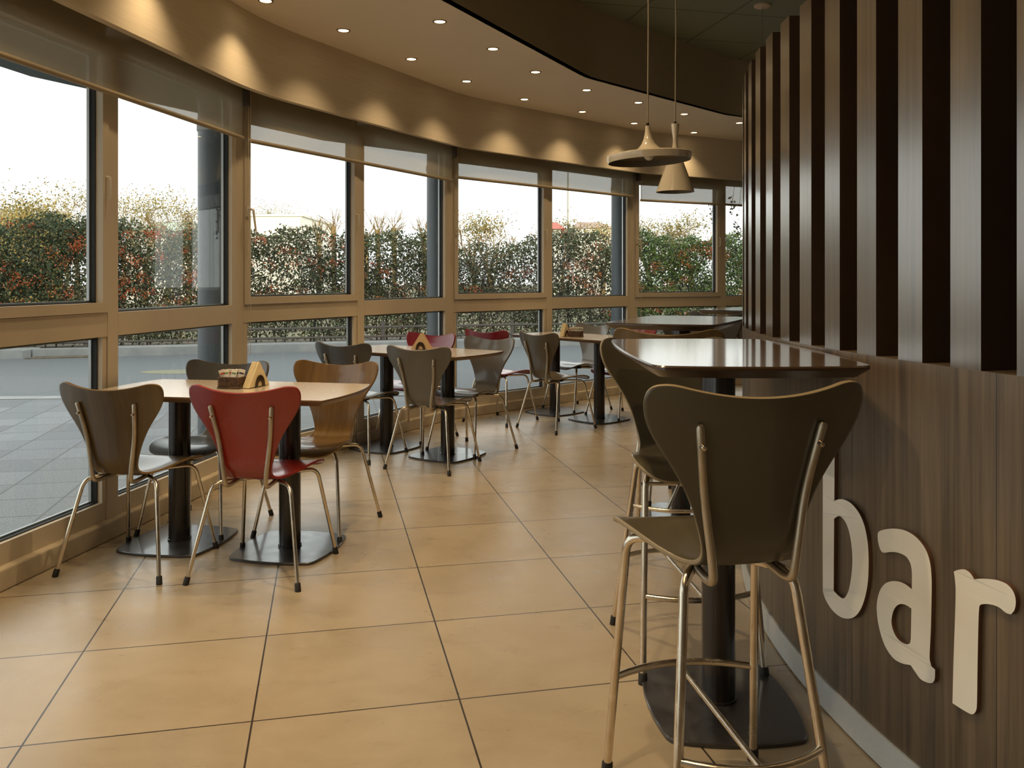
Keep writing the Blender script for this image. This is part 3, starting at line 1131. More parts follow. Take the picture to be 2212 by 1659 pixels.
for ch in 'bar':
    RF, RB = WR + 0.011, WR + 0.0005
    loops = []
    for lp in LET[ch]:
        P = [Vector(px_to_wall(1600 + x / 2.186, 900 + y / 2.186, RF)) for x, y in lp]
        loops.append(catmull(P, 4))
    s0 = sum(p.x for p in loops[0]) / len(loops[0])
    zb = min(p.y for p in loops[0])
    t0 = s0 / RF
    org = Vector((WC.x - WR * math.cos(t0), WC.y + WR * math.sin(t0), zb))

    def mp(p, r):
        t = p.x / RF
        return Vector((WC.x - r * math.cos(t), WC.y + r * math.sin(t), p.y)) - org
    flat = [p for lp in loops for p in lp]
    tris = tessellate_polygon([[Vector((p.x, p.y, 0)) for p in lp] for lp in loops])
    m = MB()
    m.add([mp(p, RF) for p in flat], tris, 0)
    m.add([mp(p, RB) for p in flat], tris, 1)
    o = 0
    for lp in loops:
        n = len(lp)
        m.add([mp(p, RF) for p in lp] + [mp(p, RB) for p in lp], [(i, (i + 1) % n, n + (i + 1) % n, n + i) for i in range(n)], 1)
    ob = m.build('sign_letter', [M['letter'], M['letter_side']], None, loc=org)
    tag(ob, LN[ch], 'letter', 'letters spelling bar on the walnut panel')


# ------------------------------------------------------------------ chairs and stools
PROFILE = [  # y, z (for seat height of the low chair), half width, cross curvature, tip rise
    (-0.268, 0.803, 0.168, 0.80, 0.78), (-0.266, 0.796, 0.203, 0.80, 0.68), (-0.262, 0.782, 0.217, 0.80, 0.56), (-0.257, 0.764, 0.2205, 0.80, 0.40), (-0.248, 0.738, 0.214, 0.80, 0.20),
    (-0.237, 0.703, 0.194, 0.80, 0.10), (-0.224, 0.658, 0.162, 0.80, 0.0), (-0.212, 0.610, 0.136, 0.75, 0.0), (-0.203, 0.560, 0.119, 0.6, 0.0),
    (-0.197, 0.515, 0.110, 0.4, 0.0), (-0.190, 0.478, 0.103, 0.2, 0.0), (-0.174, 0.447, 0.103, 0.05, 0.15), (-0.148, 0.429, 0.112, 0.0, 0.35),
    (-0.110, 0.421, 0.130, 0.0, 0.55), (-0.060, 0.420, 0.156, 0.0, 0.75), (0.000, 0.424, 0.180, 0.0, 0.85), (0.065, 0.431, 0.197, 0.0, 0.75),
    (0.125, 0.437, 0.203, 0.0, 0.5), (0.175, 0.437, 0.198, 0.0, 0.25), (0.212, 0.429, 0.183, 0.0, 0.05), (0.236, 0.418, 0.155, 0.0, -0.1),
    (0.246, 0.411, 0.115, 0.0, -0.1)]


def shell_mesh(key, dz):
    th = 0.0105
    nc = 17
    rows = []
    wide = 1.115 if dz == 0 else 1.10
    for ri_, (y, z, w, cur, rise) in enumerate(PROFILE):
        w *= 1 + (wide - 1) * max(0.0, min(1.0, (11 - ri_) / 4))
        row = []
        for j in range(nc):
            t = -1 + 2 * j / (nc - 1)
            x = t * w
            yy = y + cur * x * x
            zz = z + dz + rise * x * x
            row.append(Vector((x, yy, zz)))
        rows.append(row)
    nr = len(rows)
    # normals
    def nrm(i, j):
        a = rows[min(i + 1, nr - 1)][j] - rows[max(i - 1, 0)][j]
        b = rows[i][min(j + 1, nc - 1)] - rows[i][max(j - 1, 0)]
        return a.cross(b).normalized()
    vs, uv = [], []
    s = 0
    for side in (0.5, -0.5):
        s = 0
        for i in range(nr):
            if i:
                s += (rows[i][nc // 2] - rows[i - 1][nc // 2]).length
            for j in range(nc):
                vs.append(rows[i][j] + nrm(i, j) * th * side)
                uv.append((rows[i][j].x + 0.5, s))
    K = nr * nc
    fs, mi = [], []
    for i in range(nr - 1):
        for j in range(nc - 1):
            a = i * nc + j
            fs.append((a, a + 1, a + nc + 1, a + nc))
            mi.append(0)
            fs.append((K + a, K + a + nc, K + a + nc + 1, K + a + 1))
            mi.append(0)
    border = [(0, j) for j in range(nc)] + [(i, nc - 1) for i in range(1, nr)] + [(nr - 1, j) for j in range(nc - 2, -1, -1)] + [(i, 0) for i in range(nr - 2, 0, -1)]
    nb = len(border)
    for q in range(nb):
        a = border[q][0] * nc + border[q][1]
        b = border[(q + 1) % nb][0] * nc + border[(q + 1) % nb][1]
        fs.append((a, b, K + b, K + a))
        mi.append(1)
    m = MB()
    m.add(vs, fs, mi, uv)
    me = m.mesh('seat_shell', list(SHELL[key]))
    me.shade_smooth()
    cre = me.attributes.new('crease_edge', 'FLOAT', 'EDGE')
    bset = set()
    for q in range(nb):
        a = border[q][0] * nc + border[q][1]
        b = border[(q + 1) % nb][0] * nc + border[(q + 1) % nb][1]
        bset.add((min(a, b), max(a, b)))
        bset.add((min(a, b) + K, max(a, b) + K))
    for e_ in me.edges:
        a, b = sorted(e_.vertices)
        if (a, b) in bset:
            cre.data[e_.index].value = 0.72
    return me


SHELL_CACHE = {}


def get_shell(key, dz):
    if (key, dz) not in SHELL_CACHE:
        SHELL_CACHE[(key, dz)] = shell_mesh(key, dz)
    return SHELL_CACHE[(key, dz)]


def make_seat(name, dz, stool):
    root = empty(name)
    sh = bpy.data.objects.new('seat_shell', get_shell('charcoal', dz))
    COL.objects.link(sh)
    sh.parent = root
    ss = sh.modifiers.new('smooth', 'SUBSURF')
    ss.levels = 1
    ss.render_levels = 2
    r = 0.0108 if stool else 0.0085
    if stool:
        legs = [(-1, 1), (1, 1), (-1, -1), (1, -1)]
    else:
        legs = [(-1, 1), (1, 1), (-1, -1), (1, -1)]
    zb = 0.404 + dz
    for sx, sy in legs:
        if stool:
            fx, fy = (0.198, 0.225) if sy > 0 else (0.185, -0.235)
            tx, ty = (0.168, 0.145) if sy > 0 else (0.125, -0.135)
        else:
            fx, fy = (0.228, 0.235) if sy > 0 else (0.243, -0.240)
            tx, ty = (0.172, 0.150) if sy > 0 else (0.172, -0.150)
        foot = Vector((sx * fx, fy, 0.012))
        knee = Vector((sx * tx, ty, zb + (0.008 if sy > 0 else 0.0)))
        ctr = Vector((sx * 0.012, 0.012 * sy, zb + 0.004))
        m = MB()
        m.tube(smooth_path([foot, knee, ctr], 0.045, 7), r, 12)
        lg = m.build('leg', M['chrome'], root, smooth=40)
        m = MB()
        d = (knee - foot).normalized()
        p = foot - d * (foot.z / d.z) * 0.98
        m.tube([p, p + d * 0.030, p + d * 0.034], [r + 0.004, r + 0.0035, r + 0.001], 12)
        m.build('rubber_foot', M['rubber'], lg, smooth=40)
    # mounting plate
    m = MB()
    m.lathe([(0.0, zb - 0.004), (0.055, zb - 0.004), (0.06, zb + 0.004), (0.05, zb + 0.014), (0.0, zb + 0.016)], 20)
    m.build('mounting_plate', M['rubber'], root, smooth=40)
    # the two uprights behind the back
    ru = 0.0095
    for sx in (-1, 1):
        m = MB()
        top = Vector((sx * 0.133, -0.248, 0.742 + dz))
        mid = Vector((sx * 0.112, -0.2135, 0.600 + dz))
        low = Vector((sx * 0.092, -0.2115, 0.452 + dz))
        bend = Vector((sx * 0.088, -0.205, 0.402 + dz))
        front = Vector((sx * 0.085, -0.075, 0.412 + dz))
        end = Vector((sx * 0.030, 0.0, 0.412 + dz))
        path = smooth_path([top, mid, low, bend, front, end], 0.05, 7)
        rr = [ru] * len(path)
        cap = [top + (top - mid).normalized() * 0.006]
        m.tube(cap + path, [ru * 0.6] + rr, 12)
        u = m.build('back_upright', M['satin'], root, smooth=50)
        m = MB()
        c = Vector((sx * 0.128, -0.242, 0.705 + dz))
        Rt = Matrix.Translation(c) @ Matrix.Rotation(math.radians(90 + 12), 4, 'X')
        m.lathe([(0.0065, 0.0), (0.0065, 0.012), (0.005, 0.016), (0.0, 0.017)], 12, frame=Rt)
        m.build('bolt', M['chrome'], u, smooth=40)
    if stool:
        zf = 0.262
        for sy in (1, -1):
            t = (zf - 0.012) / (zb - 0.012)
            fx, fy, tx, ty = (0.198, 0.225, 0.168, 0.145) if sy > 0 else (0.185, -0.235, 0.125, -0.135)
            xa = fx + (tx - fx) * t
            ya = fy + (ty - fy) * t
            pts = []
            for i in range(11):
                q = -1 + 2 * i / 10
                pts.append(Vector((q * xa, ya + sy * 0.055 * (1 - q * q), zf)))
            m = MB()
            m.tube(pts, 0.009, 10)
            m.build('footrest', M['chrome'], root, smooth=40)
            if sy > 0:
                yf = ya + 0.055
            else:
                yr = ya - 0.055
        m = MB()
        m.tube([Vector((0, yr, zf - 0.002)), Vector((0, yf, zf - 0.002))], 0.0075, 10)
        m.build('footrest_bar', M['chrome'], root, smooth=40)
    return root


def place(proto, used, key, dz, x, y, ang, label, cat, group):
    o = copy_tree(proto) if used[0] else proto
    used[0] = True
    o.location = (x, y, 0)
    o.rotation_euler = (0, 0, math.radians(ang))
    for ch in o.children:
        if ch.name.startswith('seat_shell'):
            ch.data = get_shell(key, dz)
    tag(o, label, cat, group)
    return o


chair0 = make_seat('cafe_chair', 0.0, False)
uc = [False]
G1 = 'waisted shell chairs around the window tables'
CH = [
    ('wood', -1.662, 3.812, -10.5, 'brown walnut shell chair nearest the left window, back to the camera'),
    ('red', -1.075, 3.725, -8.5, 'bright red shell chair seen from behind, in front of the white-topped table'),
    ('charcoal', -1.580, 4.375, 168.5, 'dark charcoal shell chair behind the white-topped table, facing the camera'),
    ('golden', -0.995, 4.350, 167.0, 'golden brown walnut shell chair at the right end of the white-topped table'),
    ('charcoal', -1.085, 6.130, -27.0, 'charcoal shell chair at the window end of the middle table, back turned'),
    ('grey', -0.530, 5.800, -24.0, 'dark grey shell chair seen squarely from behind at the middle table'),
    ('grey', -0.305, 6.320, 143.0, 'taupe grey shell chair at the right end of the middle table, facing left'),
    ('crimson', -0.775, 6.790, 150.0, 'crimson shell chair behind the napkins of the middle table'),
    ('crimson', -0.095, 7.620, -37.0, 'dark red shell chair between the middle table and the far table'),
    ('greywood', 0.385, 7.265, -49.5, 'grey brown wood shell chair seen from behind at the far table'),
    ('silver', 0.630, 8.330, 128.0, 'pale grey shell chair on the window side of the far table'),
    ('red', 1.010, 7.870, 125.0, 'red shell chair half hidden behind the bar stools at the far table'),
]
for key, x, y, a, lab in CH:
    place(chair0, uc, key, 0.0, x, y, a, lab, 'chair', G1)

SZ = 0.223
stool0 = make_seat('bar_stool', SZ, True)
us = [False]
G2 = 'tall waisted shell stools at the bar tables'
ST = [
    ('olive', 0.474, 1.985, 9.0, 'dark olive grey bar stool nearest the camera, seen from behind'),
    ('olive', 0.583, 2.905, 186.0, 'dark olive bar stool facing the camera behind the nearest bar table'),
    ('wood', 0.745, 3.930, -17.0, 'wood-backed bar stool at the near side of the second bar table'),
    ('charcoal', 1.035, 4.860, 156.0, 'charcoal bar stool at the far side of the second bar table'),
    ('charcoal', 1.545, 5.880, -40.0, 'dark grey bar stool in front of the farthest bar table'),
]
for key, x, y, a, lab in ST:
    place(stool0, us, key, SZ, x, y, a, lab, 'bar stool', G2)


# ------------------------------------------------------------------ tables
def bowed_rect(w, d, bow_x, bow_y, r=0.03, n=7):
    """rectangle with outward bowed sides and rounded corners"""
    hw, hd = w / 2, d / 2
    cs = [(-hw, -hd), (hw, -hd), (hw, hd), (-hw, hd)]
    pts = []
    for i in range(4):
        a, b = Vector(cs[i]), Vector(cs[(i + 1) % 4])
        nrm = Vector(((b - a).y, -(b - a).x)).normalized()
        bow = bow_y if i % 2 == 0 else bow_x
        for k in range(n):
            t = k / n
            pts.append(a * (1 - t) + b * t + nrm * bow * (1 - (2 * t - 1) ** 2))
    # round the four corners
    out = []
    for i, p in enumerate(pts):
        if i % n == 0:
            out += [Vector(q) for q in arc_corner(pts[i - 1], p, pts[(i + 1) % len(pts)], r, 5)]
        else:
            out.append(p)
    return [(q.x, q.y) for q in out]


def make_pedestal(root, x, height, pr=0.050, plate=(0.40, 0.40)):
    m = MB()
    m.prism([(p[0] + x, p[1]) for p in bowed_rect(plate[0], plate[1], 0.028, 0.028, 0.035)], 0.001, 0.013, bevel_top=0.003)
    m.build('base_plate', M['plate'], root, smooth=30)
    m = MB()
    m.lathe([(pr + 0.004, 0.013), (pr + 0.004, 0.020), (pr, 0.021), (pr, height - 0.008), (pr + 0.02, height - 0.008), (pr + 0.02, height)], 36,
            frame=Matrix.Translation((x, 0, 0)))
    m.build('pedestal', M['pillar'], root, smooth=40)


def make_cafe_table():
    root = empty('cafe_table')
    H = 0.745
    m = MB()
    m.prism(bowed_rect(1.15, 0.60, 0.04, 0.012, 0.010, 9), H - 0.026, H, 0, 1, inset_bottom=0.018, bevel_top=0.002)
    m.build('tabletop', [M['cafe_top'], M['cafe_edge']], root, smooth=25)
    for x in (-0.285, 0.285):
        make_pedestal(root, x, H - 0.026, plate=(0.40, 0.42))
    return root


t0_ = make_cafe_table()
GT = 'twin-pedestal tables along the windows'
TB = [((-1.327, 4.055), -10.5, 'cream-topped twin-pedestal table nearest the camera by the left window'),
      ((-0.705, 6.270), -32.0, 'twin-pedestal table in the middle, with a napkin stand on it'),
      ((0.600, 7.905), -48.0, 'farthest twin-pedestal window table, left of the bar stools')]
for i, ((x, y), a, lab) in enumerate(TB):
    o = t0_ if i == 0 else copy_tree(t0_)
    o.location = (x, y, 0)
    o.rotation_euler = (0, 0, math.radians(a))
    tag(o, lab, 'table', GT)


def make_bar_table():
    root = empty('bar_table')
    H = 1.055
    m = MB()
    m.prism(bowed_rect(0.535, 0.93, 0.022, 0.03, 0.035, 9), H - 0.032, H, 0, 1, inset_bottom=0.038, bevel_top=0.004)
    m.build('tabletop', [M['bar_top'], M['bar_edge']], root, smooth=25)
    make_pedestal(root, 0.0, H - 0.032, 0.0495, (0.38, 0.46))
    return root


b0_ = make_bar_table()
GB = 'tall tables along the slatted partition'
BT = [((0.618, 2.545), 0.0, 'tall dark wood bar table nearest the camera, touching the slatted partition'),
      ((0.895, 4.500), -25.0, 'second tall bar table, behind the nearest one'),
      ((1.83, 6.22), -43.0, 'farthest tall bar table, cut off by the end of the slats')]
for i, ((x, y), a, lab) in enumerate(BT):
    o = b0_ if i == 0 else copy_tree(b0_)
    o.location = (x, y, 0)
    o.rotation_euler = (0, 0, math.radians(a))
    tag(o, lab, 'table', GB)


# ------------------------------------------------------------------ things on the tables
def napkin_mesh(wid, hgt, th=0.0032):
    m = MB()
    n = 3
    pts = [(-wid / 2, 0), (wid / 2, 0), (0.004, hgt), (-0.004, hgt)]
    vs = [(x, -th / 2, z) for x, z in pts] + [(x, th / 2, z) for x, z in pts]
    fs = [(0, 1, 2, 3), (7, 6, 5, 4), (0, 4, 5, 1), (1, 5, 6, 2), (2, 6, 7, 3), (3, 7, 4, 0)]
    m.add(vs, fs)
    return m.mesh('paper_napkin', M['napkin'])


NAP = napkin_mesh(0.165, 0.118)


def napkin_set(x, y, z, ang, lab_h, lab_n, group, count=9, material=None, lean=0.0):
    """a metal stand with a stack of folded triangular napkins; local x runs along the napkins"""
    root = empty('napkin_holder', (x, y, z), math.radians(ang))
    for s in (-1, 1):
        m = MB()
        yy = s * 0.024
        out_, in_ = [], []
        for i in range(13):
            t = PI * i / 12
            out_.append((0.040 * math.cos(t), 0.055 * math.sin(t)))
            in_.append((0.020 * math.cos(t), 0.026 * math.sin(t)))
        vs = []
        for d in (-0.001, 0.001):
            vs += [(a, yy + d, b + 0.002) for a, b in out_] + [(a, yy + d, b + 0.002) for a, b in in_]
        fs = []
        for i in range(12):
            fs += [(i, i + 1, 13 + i + 1, 13 + i), (26 + i, 26 + 13 + i, 26 + 13 + i + 1, 26 + i + 1),
                   (i, 26 + i, 26 + i + 1, i + 1), (13 + i, 13 + i + 1, 39 + i + 1, 39 + i)]
        m.add(vs, fs)
        m.build('side_plate', M['darkmetal'], root)
    m = MB().box(-0.042, 0.042, -0.025, 0.025, 0.0, 0.002)
    m.build('base', M['darkmetal'], root)
    tag(root, lab_h, 'napkin holder', 'napkin holders on the window tables')
    c, s_ = math.cos(math.radians(ang)), math.sin(math.radians(ang))
    for i in range(count):
        o = bpy.data.objects.new('paper_napkin', NAP)
        COL.objects.link(o)
        ly = (-0.0185 + 0.037 * i / (count - 1))
        o.location = (x - s_ * ly, y + c * ly, z + 0.0022)
        o.rotation_euler = (math.radians(lean + random.uniform(-1.2, 1.2)), 0, math.radians(ang) + random.uniform(-0.02, 0.02))
        if material:
            o.material_slots[0].link = 'OBJECT'
            o.material_slots[0].material = material
        tag(o, lab_n, 'napkin', group)


TZ = 0.746
napkin_set(-1.246, 4.135, TZ, 72, 'small metal napkin stand on the cream-topped table', 'folded ivory napkin standing in the stand on the cream-topped table',
           'napkins on the nearest table')
napkin_set(-0.672, 6.34, TZ, -22, 'dark metal napkin stand on the middle table', 'folded tan napkin standing in the stand on the middle table', 'napkins on the middle table', 7, M['napkin2'])
napkin_set(0.485, 7.80, TZ, 60, 'napkin stand left of the basket on the far table', 'folded ivory napkin standing in the stand on the far table', 'napkins on the far table', 8)


def basket(x, y, z, ang, lab):
    root = empty('wicker_basket', (x, y, z), math.radians(ang))
    m = MB()
    w, d, hh = 0.108, 0.070, 0.046
    for lvl in range(9):
        zz = 0.006 + lvl * 0.0050
        gx = 1.0 - 0.0 * lvl
        pts = []
        nn = 44
        for i in range(nn):
            t = i / nn
            per = t * 4
            side = int(per)
            f = per - side
            if side == 0:
                p = (-w / 2 + w * f, -d / 2)
            elif side == 1:
                p = (w / 2, -d / 2 + d * f)
            elif side == 2:
                p = (w / 2 - w * f, d / 2)
            else:
                p = (-w / 2, d / 2 - d * f)
            wob = 0.0014 * (1 if (i + lvl) % 2 else -1)
            l = math.hypot(*p)
            pts.append((p[0] * (1 + wob / l), p[1] * (1 + wob / l), zz))
        m.tube(pts, 0.0027, 6, closed=True)
    m.build('woven_side', M['wicker'], root, smooth=60)
    m = MB()
    m.tube([(-w / 2, -d / 2, hh + 0.006), (w / 2, -d / 2, hh + 0.006), (w / 2, d / 2, hh + 0.006), (-w / 2, d / 2, hh + 0.006)], 0.0036, 8, closed=True)
    m.tube([(-w / 2 - .002, -d / 2 - .002, 0.004), (w / 2 + .002, -d / 2 - .002, 0.004), (w / 2 + .002, d / 2 + .002, 0.004), (-w / 2 - .002, d / 2 + .002, 0.004)], 0.004, 8, closed=True)
    m.build('rim', M['wicker'], root, smooth=60)
    m = MB().box(-w / 2, w / 2, -d / 2, d / 2, 0.001, 0.004)
    m.build('basket_bottom', M['wicker'], root)
    tag(root, lab, 'basket', 'wicker baskets of sachets')
    return root


def sachet(x, y, z, rx, ry, rz, ink, lab, group):
    root = empty('sugar_sachet', (x, y, z))
    root.rotation_euler = (rx, ry, rz)
    m = MB()
    m.prism([(-0.014, -0.0012), (0.0, -0.0022), (0.014, -0.0012), (0.014, 0.0012), (0.0, 0.0022), (-0.014, 0.0012)], 0.0, 0.056)
    m.build('packet', M['paper'], root)
    m = MB()
    m.box(-0.011, 0.011, -0.0026, -0.0014, 0.034, 0.041)
    m.build('printed_mark', M[ink], root)
    tag(root, lab, 'sachet', group)


B1 = basket(-1.345, 4.085, TZ, -8, 'small brown wicker basket of sugar sachets on the cream-topped table')
B2 = basket(0.585, 7.74, TZ, -30, 'small brown wicker basket of sachets on the far table')
for bi, (bx_, by_, gg, tab) in enumerate(((-1.345, 4.085, 'sachets in the basket on the nearest table', 'cream-topped'), (0.585, 7.74, 'sachets in the basket on the far table', 'far'))):
    spec = [(-0.034, 0.0, 0.10, -0.32, 'print_red', 'white sachet with red print at the left end of the basket on the %s table'),
            (-0.022, -0.008, -0.12, -0.16, 'print_green', 'white sachet with green print at the front of the basket on the %s table'),
            (-0.008, 0.006, 0.06, 0.05, 'print_red', 'white sachet with red print in the middle of the basket on the %s table'),
            (0.004, -0.012, -0.2, 0.14, 'print_green', 'white sachet with green print leaning right in the basket on the %s table'),
            (0.024, 0.004, 0.05, 0.10, 'print_navy', 'inner one of two navy-printed sachets in the basket on the %s table'),
            (0.036, -0.004, -0.05, 0.26, 'print_navy', 'white sachet with navy print at the right end of the basket on the %s table')]
    for (dx, dy, rx, ry, ink, lab) in spec:
        sachet(bx_ + dx, by_ + dy, TZ + 0.034, rx, ry, random.uniform(-0.15, 0.15), ink, lab % tab, gg)


# ------------------------------------------------------------------ pendant lamps
def pendant(x, y, ztop_of_shade, prof_out, th, label, bulb_z, tilt=(0, 0), bulb=True):
    root = empty('pendant_lamp', (x, y, ztop_of_shade))
    R = Matrix.Rotation(tilt[0], 4, 'X') @ Matrix.Rotation(tilt[1], 4, 'Y')
    m = MB()
    m.lathe(prof_out, 48, frame=R, caps=False)
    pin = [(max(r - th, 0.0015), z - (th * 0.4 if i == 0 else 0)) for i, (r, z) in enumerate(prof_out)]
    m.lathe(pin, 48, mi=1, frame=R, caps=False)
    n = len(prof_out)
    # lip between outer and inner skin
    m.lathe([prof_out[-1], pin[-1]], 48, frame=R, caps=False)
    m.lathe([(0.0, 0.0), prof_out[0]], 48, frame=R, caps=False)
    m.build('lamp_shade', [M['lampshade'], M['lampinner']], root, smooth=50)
    m = MB()
    m.lathe([(0.0, 0.012), (0.006, 0.012), (0.0065, 0.006), (0.0065, -0.004), (0.0, -0.005)], 16)
    m.build('cord_grip', M['darkmetal'], root, smooth=40)
    m = MB()
    hz = Z_UPPER - ztop_of_shade
    m.tube([(0, 0, 0.01), (0.004, 0.002, hz * 0.3), (0.002, 0, hz * 0.6), (0, 0, hz - 0.01)], 0.0034, 8)
    m.build('cord', M['cord'], root, smooth=40)
    m = MB()
    m.lathe([(0.0, hz - 0.022), (0.055, hz - 0.022), (0.066, hz - 0.014), (0.067, hz - 0.001), (0.0, hz - 0.001)], 36)
    m.build('ceiling_rose', M['rose'], root, smooth=40)
    if bulb:
        m = MB()
        m.lathe([(0.0, bulb_z), (0.012, bulb_z + 0.003), (0.021, bulb_z + 0.014), (0.023, bulb_z + 0.026), (0.018, bulb_z + 0.042), (0.012, bulb_z + 0.056), (0.012, bulb_z + 0.075)], 24,
                frame=R)
        m.build('bulb', M['bulb'], root, smooth=50)
    tag(root, label, 'lamp', 'cream metal pendant lamps')
    return root


PY = 3.63
px_, pz = (1399 - 1106) * PY / FPX, EYE + (HORIZON - 272) * PY / FPX
wide = [(0.010, 0.0), (0.011, -0.02), (0.014, -0.04), (0.020, -0.065), (0.030, -0.090), (0.044, -0.108), (0.062, -0.122), (0.085, -0.131), (0.120, -0.136), (0.155, -0.139),
        (0.174, -0.141), (0.1795, -0.146), (0.1785, -0.160), (0.175, -0.178)]
pendant(px_, PY, pz, [(r, z * 0.86) for r, z in wide], 0.002, 'cream pendant lamp with a wide flat disc-like flared shade', -0.148, tilt=(0, -0.045))
QY = 4.05
qx, qz = (1458.5 - 1106) * QY / FPX, EYE + (HORIZON - 268) * QY / FPX
k_ = QY / FPX
tall = [(0.019, 0.0), (0.0185, -0.006), (0.0155, -0.035), (0.0115, -0.062), (0.0105, -0.082), (0.013, -0.105), (0.021, -0.130), (0.034, -0.165), (0.051, -0.215), (0.070, -0.268), (0.0905, -0.324)]
pendant(qx, QY, qz, tall, 0.002, 'cream hourglass pendant lamp with a conical skirt, behind the disc-shaped one', -0.26, bulb=False)
pendant(2.01, 6.82, 1.98, tall, 0.002, 'pendant lamp whose ceiling rose and cord show above the slats', -0.26, bulb=False)

# ------------------------------------------------------------------ outside ground
def ground_line(x):
    return 14.9 + 0.30 * (x + 8.45)


m = MB()
poly_faces(m, [[(-16, -2.2), (30, -2.2), (30, 11.6), (-16, 8.6)]], -0.03)
tag(m.build('floor_paving', M['paving']), kind='structure')
m = MB()
poly_faces(m, [[(-30, 4), (-16, 8.5), (30, 11.5), (40, 40), (-30, 40)]], -0.045)
tag(m.build('floor_road', M['asphalt']), kind='structure')
m = MB()
P = [(-16, 8.55), (30, 11.55)]
m.prism([(-16, 8.50), (30, 11.50), (30, 11.72), (-16, 8.72)], -0.06, -0.022)
tag(m.build('trim_5', M['kerb']), kind='structure')
# far pale ground beyond the hedge
m = MB()
m.prism([(-60, ground_line(-60) + 32), (-20, ground_line(-20) + 1.6), (30, ground_line(30) + 1.6), (90, 60), (90, 200), (-100, 200)], -0.06, 0.02)
tag(m.build('floor_yard', M['farground']), kind='structure')


def line_pt(x, dy):
    return (x, ground_line(x) + dy)


# kerb with a drain inlet
KA = -0.85
kerb_spans = [(-26, -8.15), (-7.05, 26)]
for i, (xa, xb) in enumerate(kerb_spans):
    m = MB()
    m.prism([line_pt(xa, KA), line_pt(xb, KA), line_pt(xb, KA + 0.55), line_pt(xa, KA + 0.55)], -0.05, 0.10, bevel_top=0.02)
    o = m.build('kerb', M['kerb'])
    tag(o, ('pale concrete kerb at the far left, ending at the drain inlet', 'long pale concrete kerb running right from the drain inlet below the hedge')[i], 'kerb')
m = MB()
m.prism([line_pt(-8.13, KA + 0.25), line_pt(-7.07, KA + 0.25), line_pt(-7.07, KA + 0.5), line_pt(-8.13, KA + 0.5)], -0.05, 0.085)
m.prism([line_pt(-8.05, KA - 0.15), line_pt(-7.15, KA - 0.15), line_pt(-7.15, KA + 0.22), line_pt(-8.05, KA + 0.22)], -0.05, -0.03, mi=1)
o = m.build('drain_inlet', [M['kerb'], M['soil']])
tag(o, 'recessed storm drain inlet in the kerb, seen through the left window', 'drain')
m = MB()
m.prism([line_pt(-26, KA + 0.55), line_pt(26, KA + 0.55), line_pt(26, 1.6), line_pt(-26, 1.6)], -0.05, 0.06)
tag(m.build('floor_planting_strip', M['soil']), kind='structure')
m = MB()
m.lathe([(0, 0), (0.6, 0), (0.6, 0.002), (0, 0.002)], 24)
o = m.build('road_marking', M['yellowpaint'], loc=(-4.75, 12.1, -0.044))
o.scale = (0.9, 0.45, 1)
tag(o, 'faded yellow painted patch on the asphalt behind the charcoal chair', 'marking')

# low timber rail in front of the hedge
rail = empty('low_fence', (*line_pt(-10, -0.25), 0.06))
tag(rail, 'low weathered timber rail fence running along the foot of the hedge', 'fence')
ri = Matrix.Translation(rail.location).inverted()
for z in (0.16, 0.34):
    m = MB()
    m.tube([ri @ Vector((*line_pt(-13, -0.25), z)), ri @ Vector((*line_pt(0, -0.25), z + 0.02)), ri @ Vector((*line_pt(8, -0.25), z))], 0.022, 6)
    m.build('rail', M['rail'], rail)
for i in range(9):
    x = -12.5 + i * 2.5
    p = ri @ Vector((*line_pt(x, -0.22), 0.06))
    m = MB().box(p.x - 0.035, p.x + 0.035, p.y - 0.035, p.y + 0.035, 0, 0.40)
    m.build('fence_post', M['rail'], rail)

# columns carrying the canopy
for (x, y, lab) in ((-2.10, 6.10, 'blue grey round column outside the nearest left window'),
                    (-0.69, 8.35, 'blue grey round column outside, behind the red chair of the middle table'),
                    (1.340, 10.20, 'blue grey round column outside the far window, left of the pendant lamps')):
    root = empty('canopy_column', (x, y, -0.03))
    m = MB()
    m.lathe([(0.148, 0.05), (0.148, 2.60), (0.148, 2.73)], 36)
    m.build('shaft', M['column'], root, smooth=40)
    m = MB()
    m.lathe([(0.0, 0), (0.18, 0), (0.18, 0.04), (0.152, 0.06), (0.0, 0.06)], 36)
    m.build('footing', M['column'], root, smooth=40)
    m = MB()
    m.lathe([(0.150, 2.35), (0.155, 2.36), (0.155, 2.40), (0.150, 2.41)], 36, closed=True)
    m.build('collar', M['kerb'], root, smooth=40)
    tag(root, lab, 'column', 'columns under the canopy outside')


